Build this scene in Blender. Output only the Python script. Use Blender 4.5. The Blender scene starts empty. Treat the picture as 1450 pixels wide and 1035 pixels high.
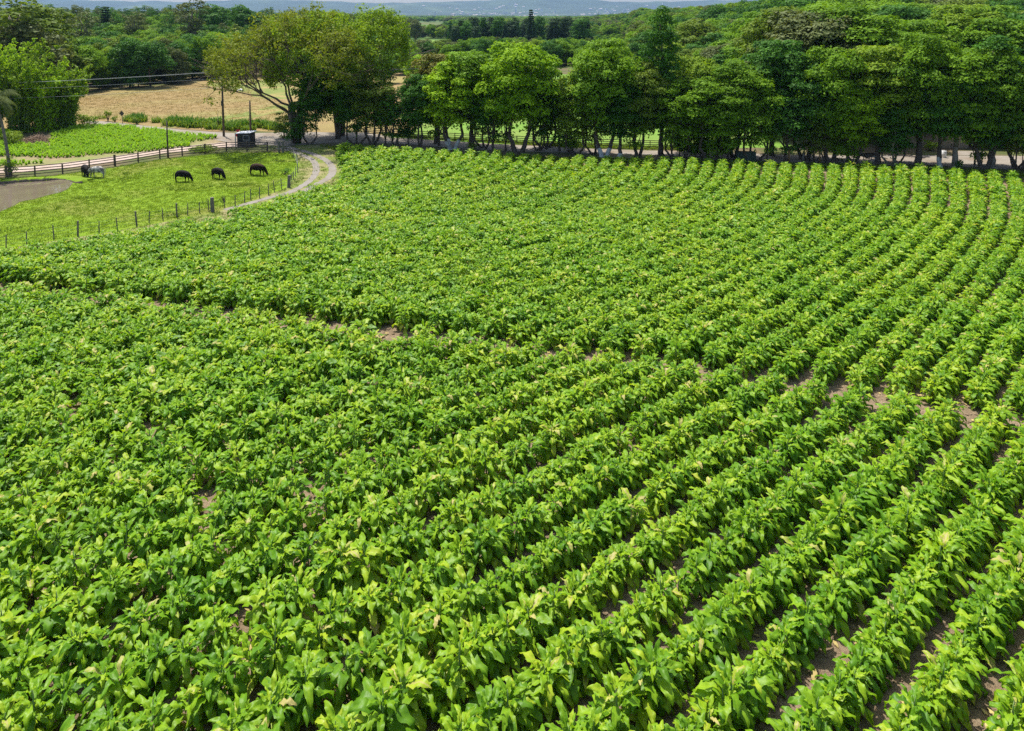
import bpy, math, random
import numpy as np
from mathutils import Vector, Matrix, Euler

R = math.radians
rnd = random.Random(7)
npr = np.random.RandomState(7)
sc = bpy.context.scene
COL = sc.collection

# ------------------------------------------------------------------ camera, world, sun, exposure
H = 20.0                       # camera height in metres
FPX, HORY = 1006.0, 20.0       # focal length and horizon row in photo pixels (1450 x 1035)
PITCH = R(5)
YC = HORY + FPX * math.tan(PITCH)      # photo row of the optical axis
cam = bpy.data.objects.new('camera', bpy.data.cameras.new('camera'))
COL.objects.link(cam)
cam.location = (0, 0, H)
cam.rotation_euler = (math.pi / 2 - PITCH, 0, 0)
cam.data.sensor_width = 36
cam.data.lens = 36 * FPX / 1450
cam.data.shift_y = -(517.5 - YC) / 1450
cam.data.clip_start, cam.data.clip_end = 0.3, 60000
sc.camera = cam

SUN_AZ, SUN_EL = R(-36), R(67)     # azimuth measured clockwise from straight ahead (+Y)
w = bpy.data.worlds.new('World'); sc.world = w; w.use_nodes = True
wn = w.node_tree.nodes; wl = w.node_tree.links
sky = wn.new('ShaderNodeTexSky'); sky.sky_type = 'NISHITA'; sky.sun_disc = False
sky.sun_elevation = SUN_EL; sky.sun_rotation = SUN_AZ
sky.air_density = 1.0; sky.dust_density = 2.5; sky.ozone_density = 1.5
wn['Background'].inputs['Strength'].default_value = 0.15
wl.new(sky.outputs[0], wn['Background'].inputs['Color'])
sun = bpy.data.objects.new('sun', bpy.data.lights.new('sun', 'SUN'))
COL.objects.link(sun)
sun.data.energy = 4.6; sun.data.angle = R(0.53); sun.data.color = (1.0, 0.96, 0.89)
S = Vector((math.sin(SUN_AZ) * math.cos(SUN_EL), math.cos(SUN_AZ) * math.cos(SUN_EL), math.sin(SUN_EL)))
sun.rotation_euler = S.to_track_quat('Z', 'Y').to_euler()
sc.view_settings.view_transform = 'Standard'; sc.view_settings.look = 'None'
sc.view_settings.exposure = 0.6; sc.view_settings.gamma = 1.0
cy = sc.cycles
cy.use_denoising = False
cy.max_bounces = 6; cy.diffuse_bounces = 3; cy.glossy_bounces = 2; cy.transmission_bounces = 4
cy.transparent_max_bounces = 8; cy.volume_bounces = 0

# ------------------------------------------------------------------ helpers
def G(x, y, z=0.0):
    """photo pixel (1450x1035) -> point on the level plane z"""
    u = (x - 725) / FPX; v = (y - YC) / FPX
    d = (u, math.cos(PITCH) - v * math.sin(PITCH), -math.sin(PITCH) - v * math.cos(PITCH))
    t = (H - z) / -d[2]
    return (d[0] * t, d[1] * t)

def PX(x, y, z):
    f = y * math.cos(PITCH) - (z - H) * math.sin(PITCH)
    dn = -y * math.sin(PITCH) - (z - H) * math.cos(PITCH)
    return 725 + FPX * x / f, YC + FPX * dn / f

def HZ(y, row):
    """height above 0 of a point at distance y seen on photo row"""
    v = (row - YC) / FPX; c, s_ = math.cos(PITCH), math.sin(PITCH)
    return H + y * (v * c + s_) / (v * s_ - c)

def smooth(a, b, t):
    t = min(1, max(0, (t - a) / (b - a))); return t * t * (3 - 2 * t)

def inpoly(x, y, P):
    c = False; j = len(P) - 1
    for i in range(len(P)):
        if (P[i][1] > y) != (P[j][1] > y) and x < (P[j][0] - P[i][0]) * (y - P[i][1]) / (P[j][1] - P[i][1]) + P[i][0]:
            c = not c
        j = i
    return c

def terrain(x, y):
    z = 9 * smooth(22, 120, x - 0.05 * y) * smooth(145, 340, y)
    z += 6 * smooth(-80, -220, x) * smooth(240, 420, y)
    z *= 1 - smooth(900, 2200, y)
    return z

def tag(o, label=None, cat=None, group=None, kind=None):
    if label: o['label'] = label
    if cat: o['category'] = cat
    if group: o['group'] = group
    if kind: o['kind'] = kind
    return o

def empty(name, loc, rz=0, scale=1.0):
    o = bpy.data.objects.new(name, None); COL.objects.link(o)
    o.location = loc; o.rotation_euler = (0, 0, rz)
    o.scale = (scale,) * 3 if not isinstance(scale, tuple) else scale
    o.empty_display_size = 0.5
    return o

class MB:
    """collects geometry for ONE mesh"""
    def __init__(s): s.v = []; s.f = []; s.m = []
    def add(s, v, f, m=0):
        b = len(s.v); s.v += [tuple(p) for p in v]; s.f += [tuple(i + b for i in q) for q in f]; s.m += [m] * len(f); return s
    def box(s, c, size, rz=0, bev=0.0, m=0):
        hx, hy, hz = size[0] / 2, size[1] / 2, size[2] / 2
        b = min(bev, hx * .9, hy * .9, hz * .9)
        if b <= 0:
            vs = [(x * hx, y * hy, z * hz) for z in (-1, 1) for x, y in ((-1, -1), (1, -1), (1, 1), (-1, 1))]
            fs = [(3, 2, 1, 0), (4, 5, 6, 7)] + [(i, (i + 1) % 4, 4 + (i + 1) % 4, 4 + i) for i in range(4)]
        else:
            ring = lambda a, c_, z: [(-a, -c_ + b, z), (-a + b, -c_, z), (a - b, -c_, z), (a, -c_ + b, z), (a, c_ - b, z), (a - b, c_, z), (-a + b, c_, z), (-a, c_ - b, z)]
            L = [ring(hx - b, hy - b, -hz), ring(hx, hy, -hz + b), ring(hx, hy, hz - b), ring(hx - b, hy - b, hz)]
            vs = sum(L, []); fs = [tuple(range(7, -1, -1)), tuple(range(24, 32))]
            for k in range(3):
                fs += [(k * 8 + i, k * 8 + (i + 1) % 8, k * 8 + 8 + (i + 1) % 8, k * 8 + 8 + i) for i in range(8)]
        cs, sn = math.cos(rz), math.sin(rz)
        s.add([(c[0] + x * cs - y * sn, c[1] + x * sn + y * cs, c[2] + z) for x, y, z in vs], fs, m); return s
    def tube(s, pts, rad, n=6, m=0, cap=True):
        pts = [Vector(p) for p in pts]; vs = []; fs = []
        ref = Vector((0.31, 0.77, 0.12)).normalized()
        for i, p in enumerate(pts):
            d = (pts[min(i + 1, len(pts) - 1)] - pts[max(i - 1, 0)]).normalized()
            a = d.cross(ref)
            if a.length < 1e-3: a = d.cross(Vector((1, 0, 0)))
            a.normalize(); b = d.cross(a)
            r = rad[i] if isinstance(rad, (list, tuple)) else rad
            for k in range(n):
                t = 2 * math.pi * k / n
                vs.append(p + a * (math.cos(t) * r) + b * (math.sin(t) * r))
        for i in range(len(pts) - 1):
            for k in range(n):
                fs.append((i * n + k, i * n + (k + 1) % n, (i + 1) * n + (k + 1) % n, (i + 1) * n + k))
        if cap:
            fs.append(tuple(range(n - 1, -1, -1))); fs.append(tuple((len(pts) - 1) * n + k for k in range(n)))
        s.add(vs, fs, m); return s
    def mesh(s, name, mats, smooth_=False):
        me = bpy.data.meshes.new(name); me.from_pydata(s.v, [], s.f)
        for mt in (mats if isinstance(mats, (list, tuple)) else [mats]): me.materials.append(mt)
        if any(s.m): me.polygons.foreach_set('material_index', s.m)
        if smooth_: me.polygons.foreach_set('use_smooth', [True] * len(s.f))
        me.update(); return me
    def build(s, name, mats, parent=None, smooth_=False):
        o = bpy.data.objects.new(name, s.mesh(name, mats, smooth_)); COL.objects.link(o)
        if parent: o.parent = parent
        return o

def link(name, me, parent=None):
    o = bpy.data.objects.new(name, me); COL.objects.link(o)
    if parent: o.parent = parent
    return o

def npmesh(name, V, F, mats, attrs=None, uv=None, smooth_=False):
    """V (n,3) F (m,4) quads"""
    me = bpy.data.meshes.new(name)
    n, m = len(V), len(F)
    me.vertices.add(n); me.vertices.foreach_set('co', np.asarray(V, np.float32).ravel())
    me.loops.add(m * 4); me.loops.foreach_set('vertex_index', np.asarray(F, np.int32).ravel())
    me.polygons.add(m)
    me.polygons.foreach_set('loop_start', np.arange(0, m * 4, 4, dtype=np.int32))
    me.polygons.foreach_set('loop_total', np.full(m, 4, np.int32))
    for mt in (mats if isinstance(mats, (list, tuple)) else [mats]): me.materials.append(mt)
    if smooth_: me.polygons.foreach_set('use_smooth', np.ones(m, bool))
    for k, a in (attrs or {}).items():
        at = me.attributes.new(k, 'FLOAT', 'POINT'); at.data.foreach_set('value', np.asarray(a, np.float32))
    me.update(calc_edges=True); me.validate()
    return me

# ------------------------------------------------------------------ materials
def mat(name):
    m = bpy.data.materials.new(name); m.use_nodes = True
    nt = m.node_tree; b = nt.nodes['Principled BSDF']
    return m, nt, b

def N(nt, t, **kw):
    n = nt.nodes.new(t)
    for k, v in kw.items():
        if k in n.inputs: n.inputs[k].default_value = v
        else: setattr(n, k, v)
    return n

def ramp(nt, fac, stops):
    r = nt.nodes.new('ShaderNodeValToRGB'); e = r.color_ramp.elements
    while len(e) < len(stops): e.new(0.5)
    for i, (p, c) in enumerate(stops): e[i].position = p; e[i].color = (*c, 1)
    nt.links.new(fac, r.inputs['Fac']); return r.outputs['Color']

def noise(nt, scale, detail=4, rough=0.55, coord='Object', dist=0.0):
    tc = nt.nodes.new('ShaderNodeTexCoord')
    n = nt.nodes.new('ShaderNodeTexNoise'); n.inputs['Scale'].default_value = scale
    n.inputs['Detail'].default_value = detail; n.inputs['Roughness'].default_value = rough
    n.inputs['Distortion'].default_value = dist
    nt.links.new(tc.outputs[coord], n.inputs['Vector']); return n.outputs['Fac']

def mixc(nt, fac, a, b, mode='MIX'):
    m = nt.nodes.new('ShaderNodeMix'); m.data_type = 'RGBA'; m.blend_type = mode
    for s_, v in (('Factor', fac), ('A', a), ('B', b)):
        i = [q for q in m.inputs if q.name == s_ and (q.type == 'VALUE' if s_ == 'Factor' else q.type == 'RGBA')][0]
        if isinstance(v, (int, float)): i.default_value = v
        elif isinstance(v, tuple): i.default_value = (*v, 1)
        else: nt.links.new(v, i)
    return [q for q in m.outputs if q.type == 'RGBA'][0]

def math_(nt, op, a, b=0.0):
    m = nt.nodes.new('ShaderNodeMath'); m.operation = op
    for i, v in enumerate((a, b)):
        if isinstance(v, (int, float)): m.inputs[i].default_value = v
        else: nt.links.new(v, m.inputs[i])
    return m.outputs[0]

def bump(nt, b, fac, strength=0.5, dist=0.1):
    n = nt.nodes.new('ShaderNodeBump'); n.inputs['Strength'].default_value = strength; n.inputs['Distance'].default_value = dist
    nt.links.new(fac, n.inputs['Height']); nt.links.new(n.outputs[0], b.inputs['Normal'])

def ground_mat(name, stops1, scale1, stops2, scale2, fac_rng=(0.42, 0.58), patch=0.05, bumpy=(8, 0.6, 0.08), rough=0.95, finemix=None):
    """two colour families mixed by a large patch noise"""
    m, nt, b = mat(name)
    a = ramp(nt, noise(nt, scale1, 6, 0.65), stops1)
    c = ramp(nt, noise(nt, scale2, 6, 0.7), stops2)
    f = ramp(nt, noise(nt, patch, 6, 0.6, dist=0.4), [(fac_rng[0], (0, 0, 0)), (fac_rng[1], (1, 1, 1))])
    col = mixc(nt, f, a, c)
    nt.links.new(col, b.inputs['Base Color']); b.inputs['Roughness'].default_value = rough
    b.inputs['Specular IOR Level'].default_value = 0.15
    bump(nt, b, noise(nt, bumpy[0], 8, 0.7), bumpy[1], bumpy[2])
    return m

M = {}
M['ground'] = ground_mat('rough_ground', [(0.3, (0.05, 0.075, 0.018)), (0.6, (0.09, 0.10, 0.03))], 1.3, [(0.3, (0.10, 0.075, 0.04)), (0.7, (0.17, 0.13, 0.075))], 2.0, (0.45, 0.6), 0.12)
M['far'] = ground_mat('far_fields', [(0.3, (0.05, 0.11, 0.018)), (0.7, (0.08, 0.16, 0.03))], 0.02, [(0.3, (0.035, 0.07, 0.015)), (0.7, (0.13, 0.12, 0.04))], 0.01, (0.45, 0.55), 0.004)
M['soil'] = ground_mat('field_soil', [(0.25, (0.12, 0.078, 0.042)), (0.7, (0.34, 0.258, 0.165))], 2.2, [(0.3, (0.19, 0.125, 0.075)), (0.7, (0.37, 0.285, 0.185))], 5.0, (0.4, 0.6), 0.25, (5, 1.0, 0.22))
M['grass'] = ground_mat('pasture_grass', [(0.25, (0.105, 0.185, 0.009)), (0.5, (0.150, 0.240, 0.011)), (0.75, (0.190, 0.275, 0.016))], 0.9, [(0.3, (0.13, 0.17, 0.018)), (0.7, (0.24, 0.20, 0.065))], 1.8, (0.48, 0.68), 0.09, (5, 0.8, 0.15))
M['verge'] = ground_mat('verge_grass', [(0.3, (0.10, 0.15, 0.022)), (0.7, (0.17, 0.20, 0.04))], 1.2, [(0.3, (0.21, 0.19, 0.08)), (0.7, (0.28, 0.24, 0.12))], 2.4, (0.42, 0.62), 0.3, (8, 0.6, 0.08))
M['dry'] = ground_mat('dry_grass', [(0.2, (0.20, 0.140, 0.055)), (0.8, (0.28, 0.200, 0.085))], 0.35, [(0.3, (0.21, 0.18, 0.06)), (0.7, (0.27, 0.225, 0.085))], 0.8, (0.45, 0.65), 0.045, (3, 0.8, 0.2))
M['drygreen'] = ground_mat('greening_grass', [(0.3, (0.11, 0.15, 0.03)), (0.7, (0.20, 0.22, 0.06))], 0.7, [(0.3, (0.26, 0.2, 0.07)), (0.7, (0.3, 0.23, 0.09))], 1, (0.5, 0.6), 0.2)
M['pastfar'] = ground_mat('bright_pasture', [(0.3, (0.09, 0.19, 0.02)), (0.7, (0.16, 0.28, 0.04))], 0.8, [(0.3, (0.13, 0.19, 0.03)), (0.7, (0.2, 0.26, 0.06))], 0.6, (0.45, 0.65), 0.08)
M['lane'] = ground_mat('pale_dirt', [(0.25, (0.34, 0.26, 0.21)), (0.75, (0.46, 0.37, 0.31))], 1.5, [(0.3, (0.28, 0.21, 0.15)), (0.7, (0.38, 0.30, 0.23))], 3, (0.45, 0.65), 0.3, (12, 0.4, 0.04))
M['road'] = ground_mat('gravel_road', [(0.25, (0.20, 0.175, 0.145)), (0.75, (0.29, 0.255, 0.21))], 1.2, [(0.3, (0.155, 0.118, 0.08)), (0.7, (0.23, 0.18, 0.13))], 3, (0.48, 0.68), 0.2, (14, 0.4, 0.04))
M['track'] = ground_mat('wheel_track', [(0.25, (0.185, 0.165, 0.14)), (0.75, (0.27, 0.245, 0.215))], 3, [(0.3, (0.16, 0.14, 0.10)), (0.7, (0.23, 0.20, 0.16))], 6, (0.45, 0.65), 0.6, (14, 0.5, 0.04))
M['cropsoil'] = ground_mat('crop_soil', [(0.3, (0.19, 0.14, 0.075)), (0.7, (0.28, 0.22, 0.125))], 1.5, [(0.3, (0.15, 0.18, 0.05)), (0.7, (0.22, 0.24, 0.07))], 1.2, (0.42, 0.62), 0.15)

def simple(name, c1, c2, scale=4, rough=0.8, bump_=0.3, metal=0.0, spec=0.3):
    m, nt, b = mat(name)
    nt.links.new(ramp(nt, noise(nt, scale, 6, 0.65), [(0.3, c1), (0.7, c2)]), b.inputs['Base Color'])
    b.inputs['Roughness'].default_value = rough; b.inputs['Metallic'].default_value = metal
    b.inputs['Specular IOR Level'].default_value = spec
    if bump_: bump(nt, b, noise(nt, scale * 4, 6, 0.7), bump_, 0.03)
    return m
M['bark'] = simple('bark', (0.055, 0.042, 0.03), (0.13, 0.10, 0.075), 3)
M['palebark'] = simple('pale_bark', (0.15, 0.125, 0.095), (0.28, 0.24, 0.19), 2)
M['lime'] = simple('lime_wash', (0.38, 0.38, 0.36), (0.62, 0.62, 0.60), 3)
M['fwood'] = simple('weathered_fence_wood', (0.05, 0.036, 0.027), (0.12, 0.09, 0.065), 3)
M['greywood'] = simple('grey_post_wood', (0.09, 0.08, 0.065), (0.20, 0.18, 0.15), 3)
M['orwood'] = simple('orange_post_wood', (0.24, 0.14, 0.06), (0.34, 0.21, 0.10), 3)
M['wire'] = simple('wire', (0.25, 0.25, 0.25), (0.35, 0.35, 0.35), 3, 0.5, 0, 0.6)
M['cable'] = simple('cable', (0.30, 0.31, 0.32), (0.42, 0.43, 0.44), 3, 0.5, 0, 0.3)
M['concrete'] = simple('concrete', (0.25, 0.24, 0.22), (0.38, 0.37, 0.34), 2)
M['white'] = simple('white_paint', (0.68, 0.68, 0.67), (0.80, 0.80, 0.79), 3, 0.6, 0.05)
M['red'] = simple('red_sign_paint', (0.45, 0.02, 0.03), (0.55, 0.04, 0.05), 3, 0.45, 0)
M['yellow'] = simple('sign_back', (0.05, 0.045, 0.035), (0.09, 0.08, 0.06), 3, 0.6, 0)
M['darkwall'] = simple('dark_wall', (0.035, 0.035, 0.033), (0.07, 0.065, 0.06), 2)
M['glass'] = simple('dark_glass', (0.015, 0.02, 0.03), (0.03, 0.035, 0.045), 2, 0.12, 0, 0, 0.6)
M['roofgrey'] = simple('fibre_cement_roof', (0.30, 0.31, 0.32), (0.44, 0.45, 0.46), 1.5)
M['plaster'] = simple('shed_plaster', (0.26, 0.20, 0.15), (0.38, 0.31, 0.24), 1)
M['shutter'] = simple('blue_grey_shutter', (0.10, 0.13, 0.15), (0.15, 0.18, 0.20), 1)
M['greenbox'] = simple('dark_green_boards', (0.03, 0.05, 0.035), (0.06, 0.085, 0.06), 4)
M['brush'] = simple('dry_brush', (0.16, 0.10, 0.06), (0.30, 0.21, 0.14), 3)
M['stem'] = simple('plant_stem', (0.12, 0.20, 0.05), (0.20, 0.28, 0.09), 6, 0.7, 0)

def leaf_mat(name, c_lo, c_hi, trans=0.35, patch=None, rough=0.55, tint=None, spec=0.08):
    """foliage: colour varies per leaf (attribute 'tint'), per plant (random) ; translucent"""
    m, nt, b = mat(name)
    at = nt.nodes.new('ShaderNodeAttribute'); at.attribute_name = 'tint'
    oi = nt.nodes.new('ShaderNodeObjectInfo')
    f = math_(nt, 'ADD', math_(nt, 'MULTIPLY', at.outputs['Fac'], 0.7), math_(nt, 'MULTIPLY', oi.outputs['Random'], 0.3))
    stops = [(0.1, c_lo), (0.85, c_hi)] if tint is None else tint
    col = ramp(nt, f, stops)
    if patch:
        g = nt.nodes.new('ShaderNodeNewGeometry')
        n = nt.nodes.new('ShaderNodeTexNoise'); n.inputs['Scale'].default_value = patch[0]; n.inputs['Detail'].default_value = 3
        nt.links.new(g.outputs['Position'], n.inputs['Vector'])
        col = mixc(nt, ramp(nt, n.outputs['Fac'], [(0.35, (0, 0, 0)), (0.65, (1, 1, 1))]), col, mixc(nt, 1.0, col, patch[1], 'MULTIPLY'))
    nt.links.new(col, b.inputs['Base Color'])
    b.inputs['Roughness'].default_value = rough; b.inputs['Specular IOR Level'].default_value = spec
    if patch: bump(nt, b, noise(nt, 16, 3, 0.6), 0.5, 0.02)
    tr = nt.nodes.new('ShaderNodeBsdfTranslucent')
    nt.links.new(mixc(nt, 1.0, col, (1.3, 1.25, 0.5), 'MULTIPLY'), tr.inputs['Color'])
    mx = nt.nodes.new('ShaderNodeMixShader'); mx.inputs[0].default_value = trans
    nt.links.new(b.outputs[0], mx.inputs[1]); nt.links.new(tr.outputs[0], mx.inputs[2])
    nt.links.new(mx.outputs[0], nt.nodes['Material Output'].inputs['Surface'])
    return m

M['tobacco'] = leaf_mat('tobacco_leaf', None, None, 0.38, (0.11, (0.80, 0.92, 0.85)), 0.42,
    [(0.0, (0.060, 0.165, 0.010)), (0.40, (0.140, 0.285, 0.010)), (0.70, (0.275, 0.420, 0.014)), (0.93, (0.40, 0.47, 0.028)), (1.0, (0.50, 0.42, 0.15))], spec=0.22)
LM = {
 'bright': leaf_mat('bright_leaf', (0.130, 0.260, 0.006), (0.300, 0.470, 0.016), 0.38),
 'mid':    leaf_mat('green_leaf', (0.078, 0.170, 0.008), (0.185, 0.330, 0.016), 0.35),
 'dark':   leaf_mat('dark_leaf', (0.034, 0.105, 0.012), (0.080, 0.200, 0.020), 0.28),
 'olive':  leaf_mat('olive_leaf', (0.085, 0.138, 0.012), (0.165, 0.240, 0.026), 0.33),
 'yellow': leaf_mat('yellowing_leaf', (0.115, 0.160, 0.010), (0.215, 0.255, 0.024), 0.35),
 'lime':   leaf_mat('lime_leaf', (0.120, 0.215, 0.012), (0.240, 0.350, 0.028), 0.38),
 'rust':   leaf_mat('rusty_leaf', (0.100, 0.125, 0.016), (0.190, 0.175, 0.032), 0.3),
 'grey':   leaf_mat('grey_green_leaf', (0.075, 0.105, 0.030), (0.150, 0.180, 0.060), 0.28),
 'pine':   leaf_mat('pine_needles', (0.022, 0.055, 0.018), (0.045, 0.090, 0.026), 0.15),
 'crop':   leaf_mat('crop_leaf', (0.16, 0.32, 0.015), (0.30, 0.48, 0.03), 0.4),
 'tuft':   leaf_mat('tuft_leaf', (0.11, 0.20, 0.008), (0.20, 0.28, 0.018), 0.35),
 'weed':   leaf_mat('weed_leaf', (0.09, 0.165, 0.015), (0.20, 0.28, 0.03), 0.35),
}

# ------------------------------------------------------------------ the setting: ground, fields, roads
def ground_sheet():
    xs = sorted(set([round(v, 2) for v in list(np.arange(-400, 401, 10)) + list(np.linspace(-11800, -400, 30)) + list(np.linspace(400, 11800, 30))]))
    ys = sorted(set([round(v, 2) for v in list(np.arange(-60, 900, 12)) + list(np.linspace(-600, -60, 5)) + list(np.linspace(900, 5000, 45)) + list(np.linspace(5000, 11600, 12))]))
    V = [(x, y, terrain(x, y)) for y in ys for x in xs]
    nx = len(xs); F = []; mi = []
    for j in range(len(ys) - 1):
        for i in range(nx - 1):
            F.append((j * nx + i, j * nx + i + 1, (j + 1) * nx + i + 1, (j + 1) * nx + i)); mi.append(1 if ys[j] > 260 else 0)
    me = bpy.data.meshes.new('ground'); me.from_pydata(V, [], F); me.materials.append(M['ground']); me.materials.append(M['far'])
    me.polygons.foreach_set('material_index', mi); me.polygons.foreach_set('use_smooth', [True] * len(F)); me.update()
    tag(link('ground', me), 'rough grassy ground under and around the fields', kind='structure')
ground_sheet()

def sheet(name, P, m, z, label):
    import bmesh
    bm = bmesh.new(); vs = [bm.verts.new((x, y, z)) for x, y in P]
    f = bm.faces.new(vs)
    bmesh.ops.triangulate(bm, faces=[f])
    for q in bm.faces:
        if q.normal.z < 0: q.normal_flip()
    me = bpy.data.meshes.new(name); bm.to_mesh(me); bm.free(); me.materials.append(m)
    return tag(link(name, me), label, kind='structure')

def dense(P, wob=0.0, step=3.0, seed=1):
    r = random.Random(seed); out = []
    for i in range(len(P)):
        a, b = P[i], P[(i + 1) % len(P)]
        d = math.hypot(b[0] - a[0], b[1] - a[1]); n = max(1, min(60, int(d / step)))
        for k in range(n):
            t = k / n
            out.append((a[0] + (b[0] - a[0]) * t + (r.uniform(-wob, wob) if k else 0), a[1] + (b[1] - a[1]) * t + (r.uniform(-wob, wob) if k else 0)))
    return out

def gp(L, z=0.0): return [G(x, y, z) for x, y in L]

# field outline
EDGE = [G(x, y) for x, y in ((478, 216), (640, 224), (800, 231), (950, 236), (1100, 241), (1280, 247), (1450, 255), (1620, 262), (1850, 275))]
SEAM = [(-400, 355), (0, 404), (200, 428), (400, 451), (600, 473), (800, 497), (1000, 524), (1150, 545), (1280, 566), (1450, 592), (1750, 640), (2100, 700)]
LEFTB = gp([(-700, 430), (-200, 402), (0, 374), (100, 358), (200, 342), (300, 322), (350, 311), (420, 291), (450, 281), (474, 272), (486, 255), (488, 238)])
SEAM_F = gp(SEAM)
SEAM_N = [G(x, y, 0.92 - 0.20 * smooth(500, 1200, x)) for x, y in SEAM]
FAR_BLOCK = LEFTB + EDGE + SEAM_F[::-1]
NEAR_BLOCK = [(-90, 11)] + SEAM_N + [(90, 11)]
soil_poly = LEFTB + EDGE + [(130, 20), (100, -10), (-110, -10)]
sheet('field_soil', soil_poly, M['soil'], 0.004, 'reddish brown tilled soil of the planted field')

PASTURE = gp([(-500, 262), (0, 253), (70, 250), (172, 236), (237, 225), (320, 217), (395, 216), (418, 214), (424, 232), (420, 250), (402, 268), (350, 288), (300, 302), (194, 322), (111, 336), (9, 352), (-200, 385), (-700, 420)])
sheet('pasture', PASTURE, M['grass'], 0.008, 'bright green grazed pasture between the two fences')
VERGE = gp([(418, 205), (424, 232), (420, 250), (402, 268), (350, 288), (300, 302), (194, 322), (111, 336), (9, 352), (-200, 385), (-700, 420), (-700, 436), (-200, 406), (0, 378), (100, 362), (200, 346), (300, 326), (350, 315), (420, 295), (450, 285), (474, 277), (489, 258), (491, 234), (478, 214), (455, 206)])
sheet('grass_verge', VERGE, M['verge'], 0.012, 'olive grass verge beside the curved track')
sheet('dry_field', dense(gp([(60, 182), (140, 172), (300, 186), (420, 188), (560, 192), (640, 150), (585, 100), (540, 102), (420, 106), (320, 112), (110, 133), (-200, 152), (-200, 190)]), 1.5, 6), M['dry'], 0.016, 'tan dry grass field before the wood')
sheet('green_strip', dense(gp([(230, 181), (300, 166), (340, 160), (385, 150), (420, 146), (420, 156), (380, 162), (345, 170), (300, 178)]), 1.0, 4, 3), M['drygreen'], 0.020, 'green strip of fresh grass crossing the dry field')
sheet('green_edge', dense(gp([(290, 119), (340, 113), (400, 112), (420, 128), (410, 140), (370, 140), (340, 130)]), 1.5, 5, 4), M['drygreen'], 0.020, 'green grass at the back corner of the dry field')
sheet('back_pasture', dense(gp([(515, 194), (640, 200), (750, 205), (900, 209), (1000, 211), (1130, 210), (1110, 190), (1000, 160), (930, 112), (600, 96), (585, 100), (640, 150)]), 1.5, 6), M['pastfar'], 0.012, 'bright pasture behind the dark rail fence')
sheet('far_field_one', dense(gp([(545, 57), (610, 57), (668, 61), (664, 68), (600, 72), (540, 69)]), 3, 15), M['pastfar'], 0.2, 'small green field far beyond the trees')
sheet('far_field_two', dense(gp([(578, 36.5), (626, 36.2), (628, 44), (604, 49), (578, 47)]), 4, 30), M['pastfar'], 0.3, 'second green field in the distance')
CROP = gp([(-300, 222), (-40, 205), (40, 195), (80, 188), (112, 179), (160, 178), (240, 187), (300, 194), (322, 198), (300, 204), (230, 212), (160, 221), (90, 233), (30, 241), (-300, 252)])
sheet('crop_soil', CROP, M['cropsoil'], 0.016, 'bare soil among the young crop')
sheet('dirt_lane', gp([(-500, 254), (0, 239), (60, 234), (130, 226), (190, 217), (250, 208), (310, 202), (345, 200), (350, 209), (320, 209), (237, 216), (172, 227), (100, 237), (0, 246), (-500, 266)]), M['lane'], 0.020, 'pinkish dirt lane behind the paddock fence')
sheet('gravel_road', dense(gp([(120, 171), (150, 172), (240, 182), (300, 187), (345, 189), (420, 187), (520, 188), (560, 195), (640, 200), (700, 204), (800, 209), (900, 213), (1000, 215), (1100, 219), (1200, 220), (1320, 220), (1450, 221), (1850, 232), (1850, 258), (1450, 241), (1300, 233), (1200, 231), (1100, 230), (1000, 222), (900, 219), (800, 216.5), (700, 213), (640, 209.5), (560, 203), (470, 202), (400, 207), (335, 203), (300, 197), (240, 188), (150, 177), (120, 174)]), 0.15, 3), M['road'], 0.024, 'pale gravel road passing the trees')
sheet('yard', gp([(1352, 214), (1392, 214), (1396, 220), (1356, 220)]), M['road'], 0.028, 'grey concrete apron in front of the shed')

def ribbon(name, P, wd, m, z, label):
    # Catmull-Rom through ground points
    pts = []
    Q = [P[0]] + P + [P[-1]]
    for i in range(1, len(Q) - 2):
        p0, p1, p2, p3 = [np.array(Q[i + k]) for k in (-1, 0, 1, 2)]
        for t in np.linspace(0, 1, 8, endpoint=False):
            pts.append(0.5 * (2 * p1 + (p2 - p0) * t + (2 * p0 - 5 * p1 + 4 * p2 - p3) * t * t + (3 * p1 - p0 - 3 * p2 + p3) * t ** 3))
    pts.append(np.array(P[-1])); V = []; F = []
    for i, p in enumerate(pts):
        d = pts[min(i + 1, len(pts) - 1)] - pts[max(i - 1, 0)]; d = d / (np.linalg.norm(d) + 1e-9); n = np.array([-d[1], d[0]])
        ww = wd / 2 * (1 + 0.14 * math.sin(i * 1.7) + rnd.uniform(-.08, .08))
        V += [(*(p - n * ww), z), (*(p + n * ww), z)]
    for i in range(len(pts) - 1): F.append((2 * i, 2 * i + 1, 2 * i + 3, 2 * i + 2))
    mb = MB().add(V, F); o = mb.build(name, m)
    return tag(o, label, kind='structure')
def crop5(L): return gp([(380 + x / 11.5, 200 + y / 11.5) for x, y in L])
ribbon('wheel_track', crop5([(-700, 1120), (0, 925), (300, 850), (500, 760), (680, 640), (770, 520), (775, 400), (715, 310), (600, 245), (480, 195), (330, 150), (150, 110)]), .85, M['track'], 0.030, 'inner wheel track of the curved farm track')
ribbon('wheel_track', crop5([(560, 830), (820, 690), (960, 610), (1035, 530), (1040, 430), (975, 340), (875, 275), (740, 215), (600, 170), (450, 130), (300, 95)]), .95, M['track'], 0.030, 'outer wheel track of the curved farm track')

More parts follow.
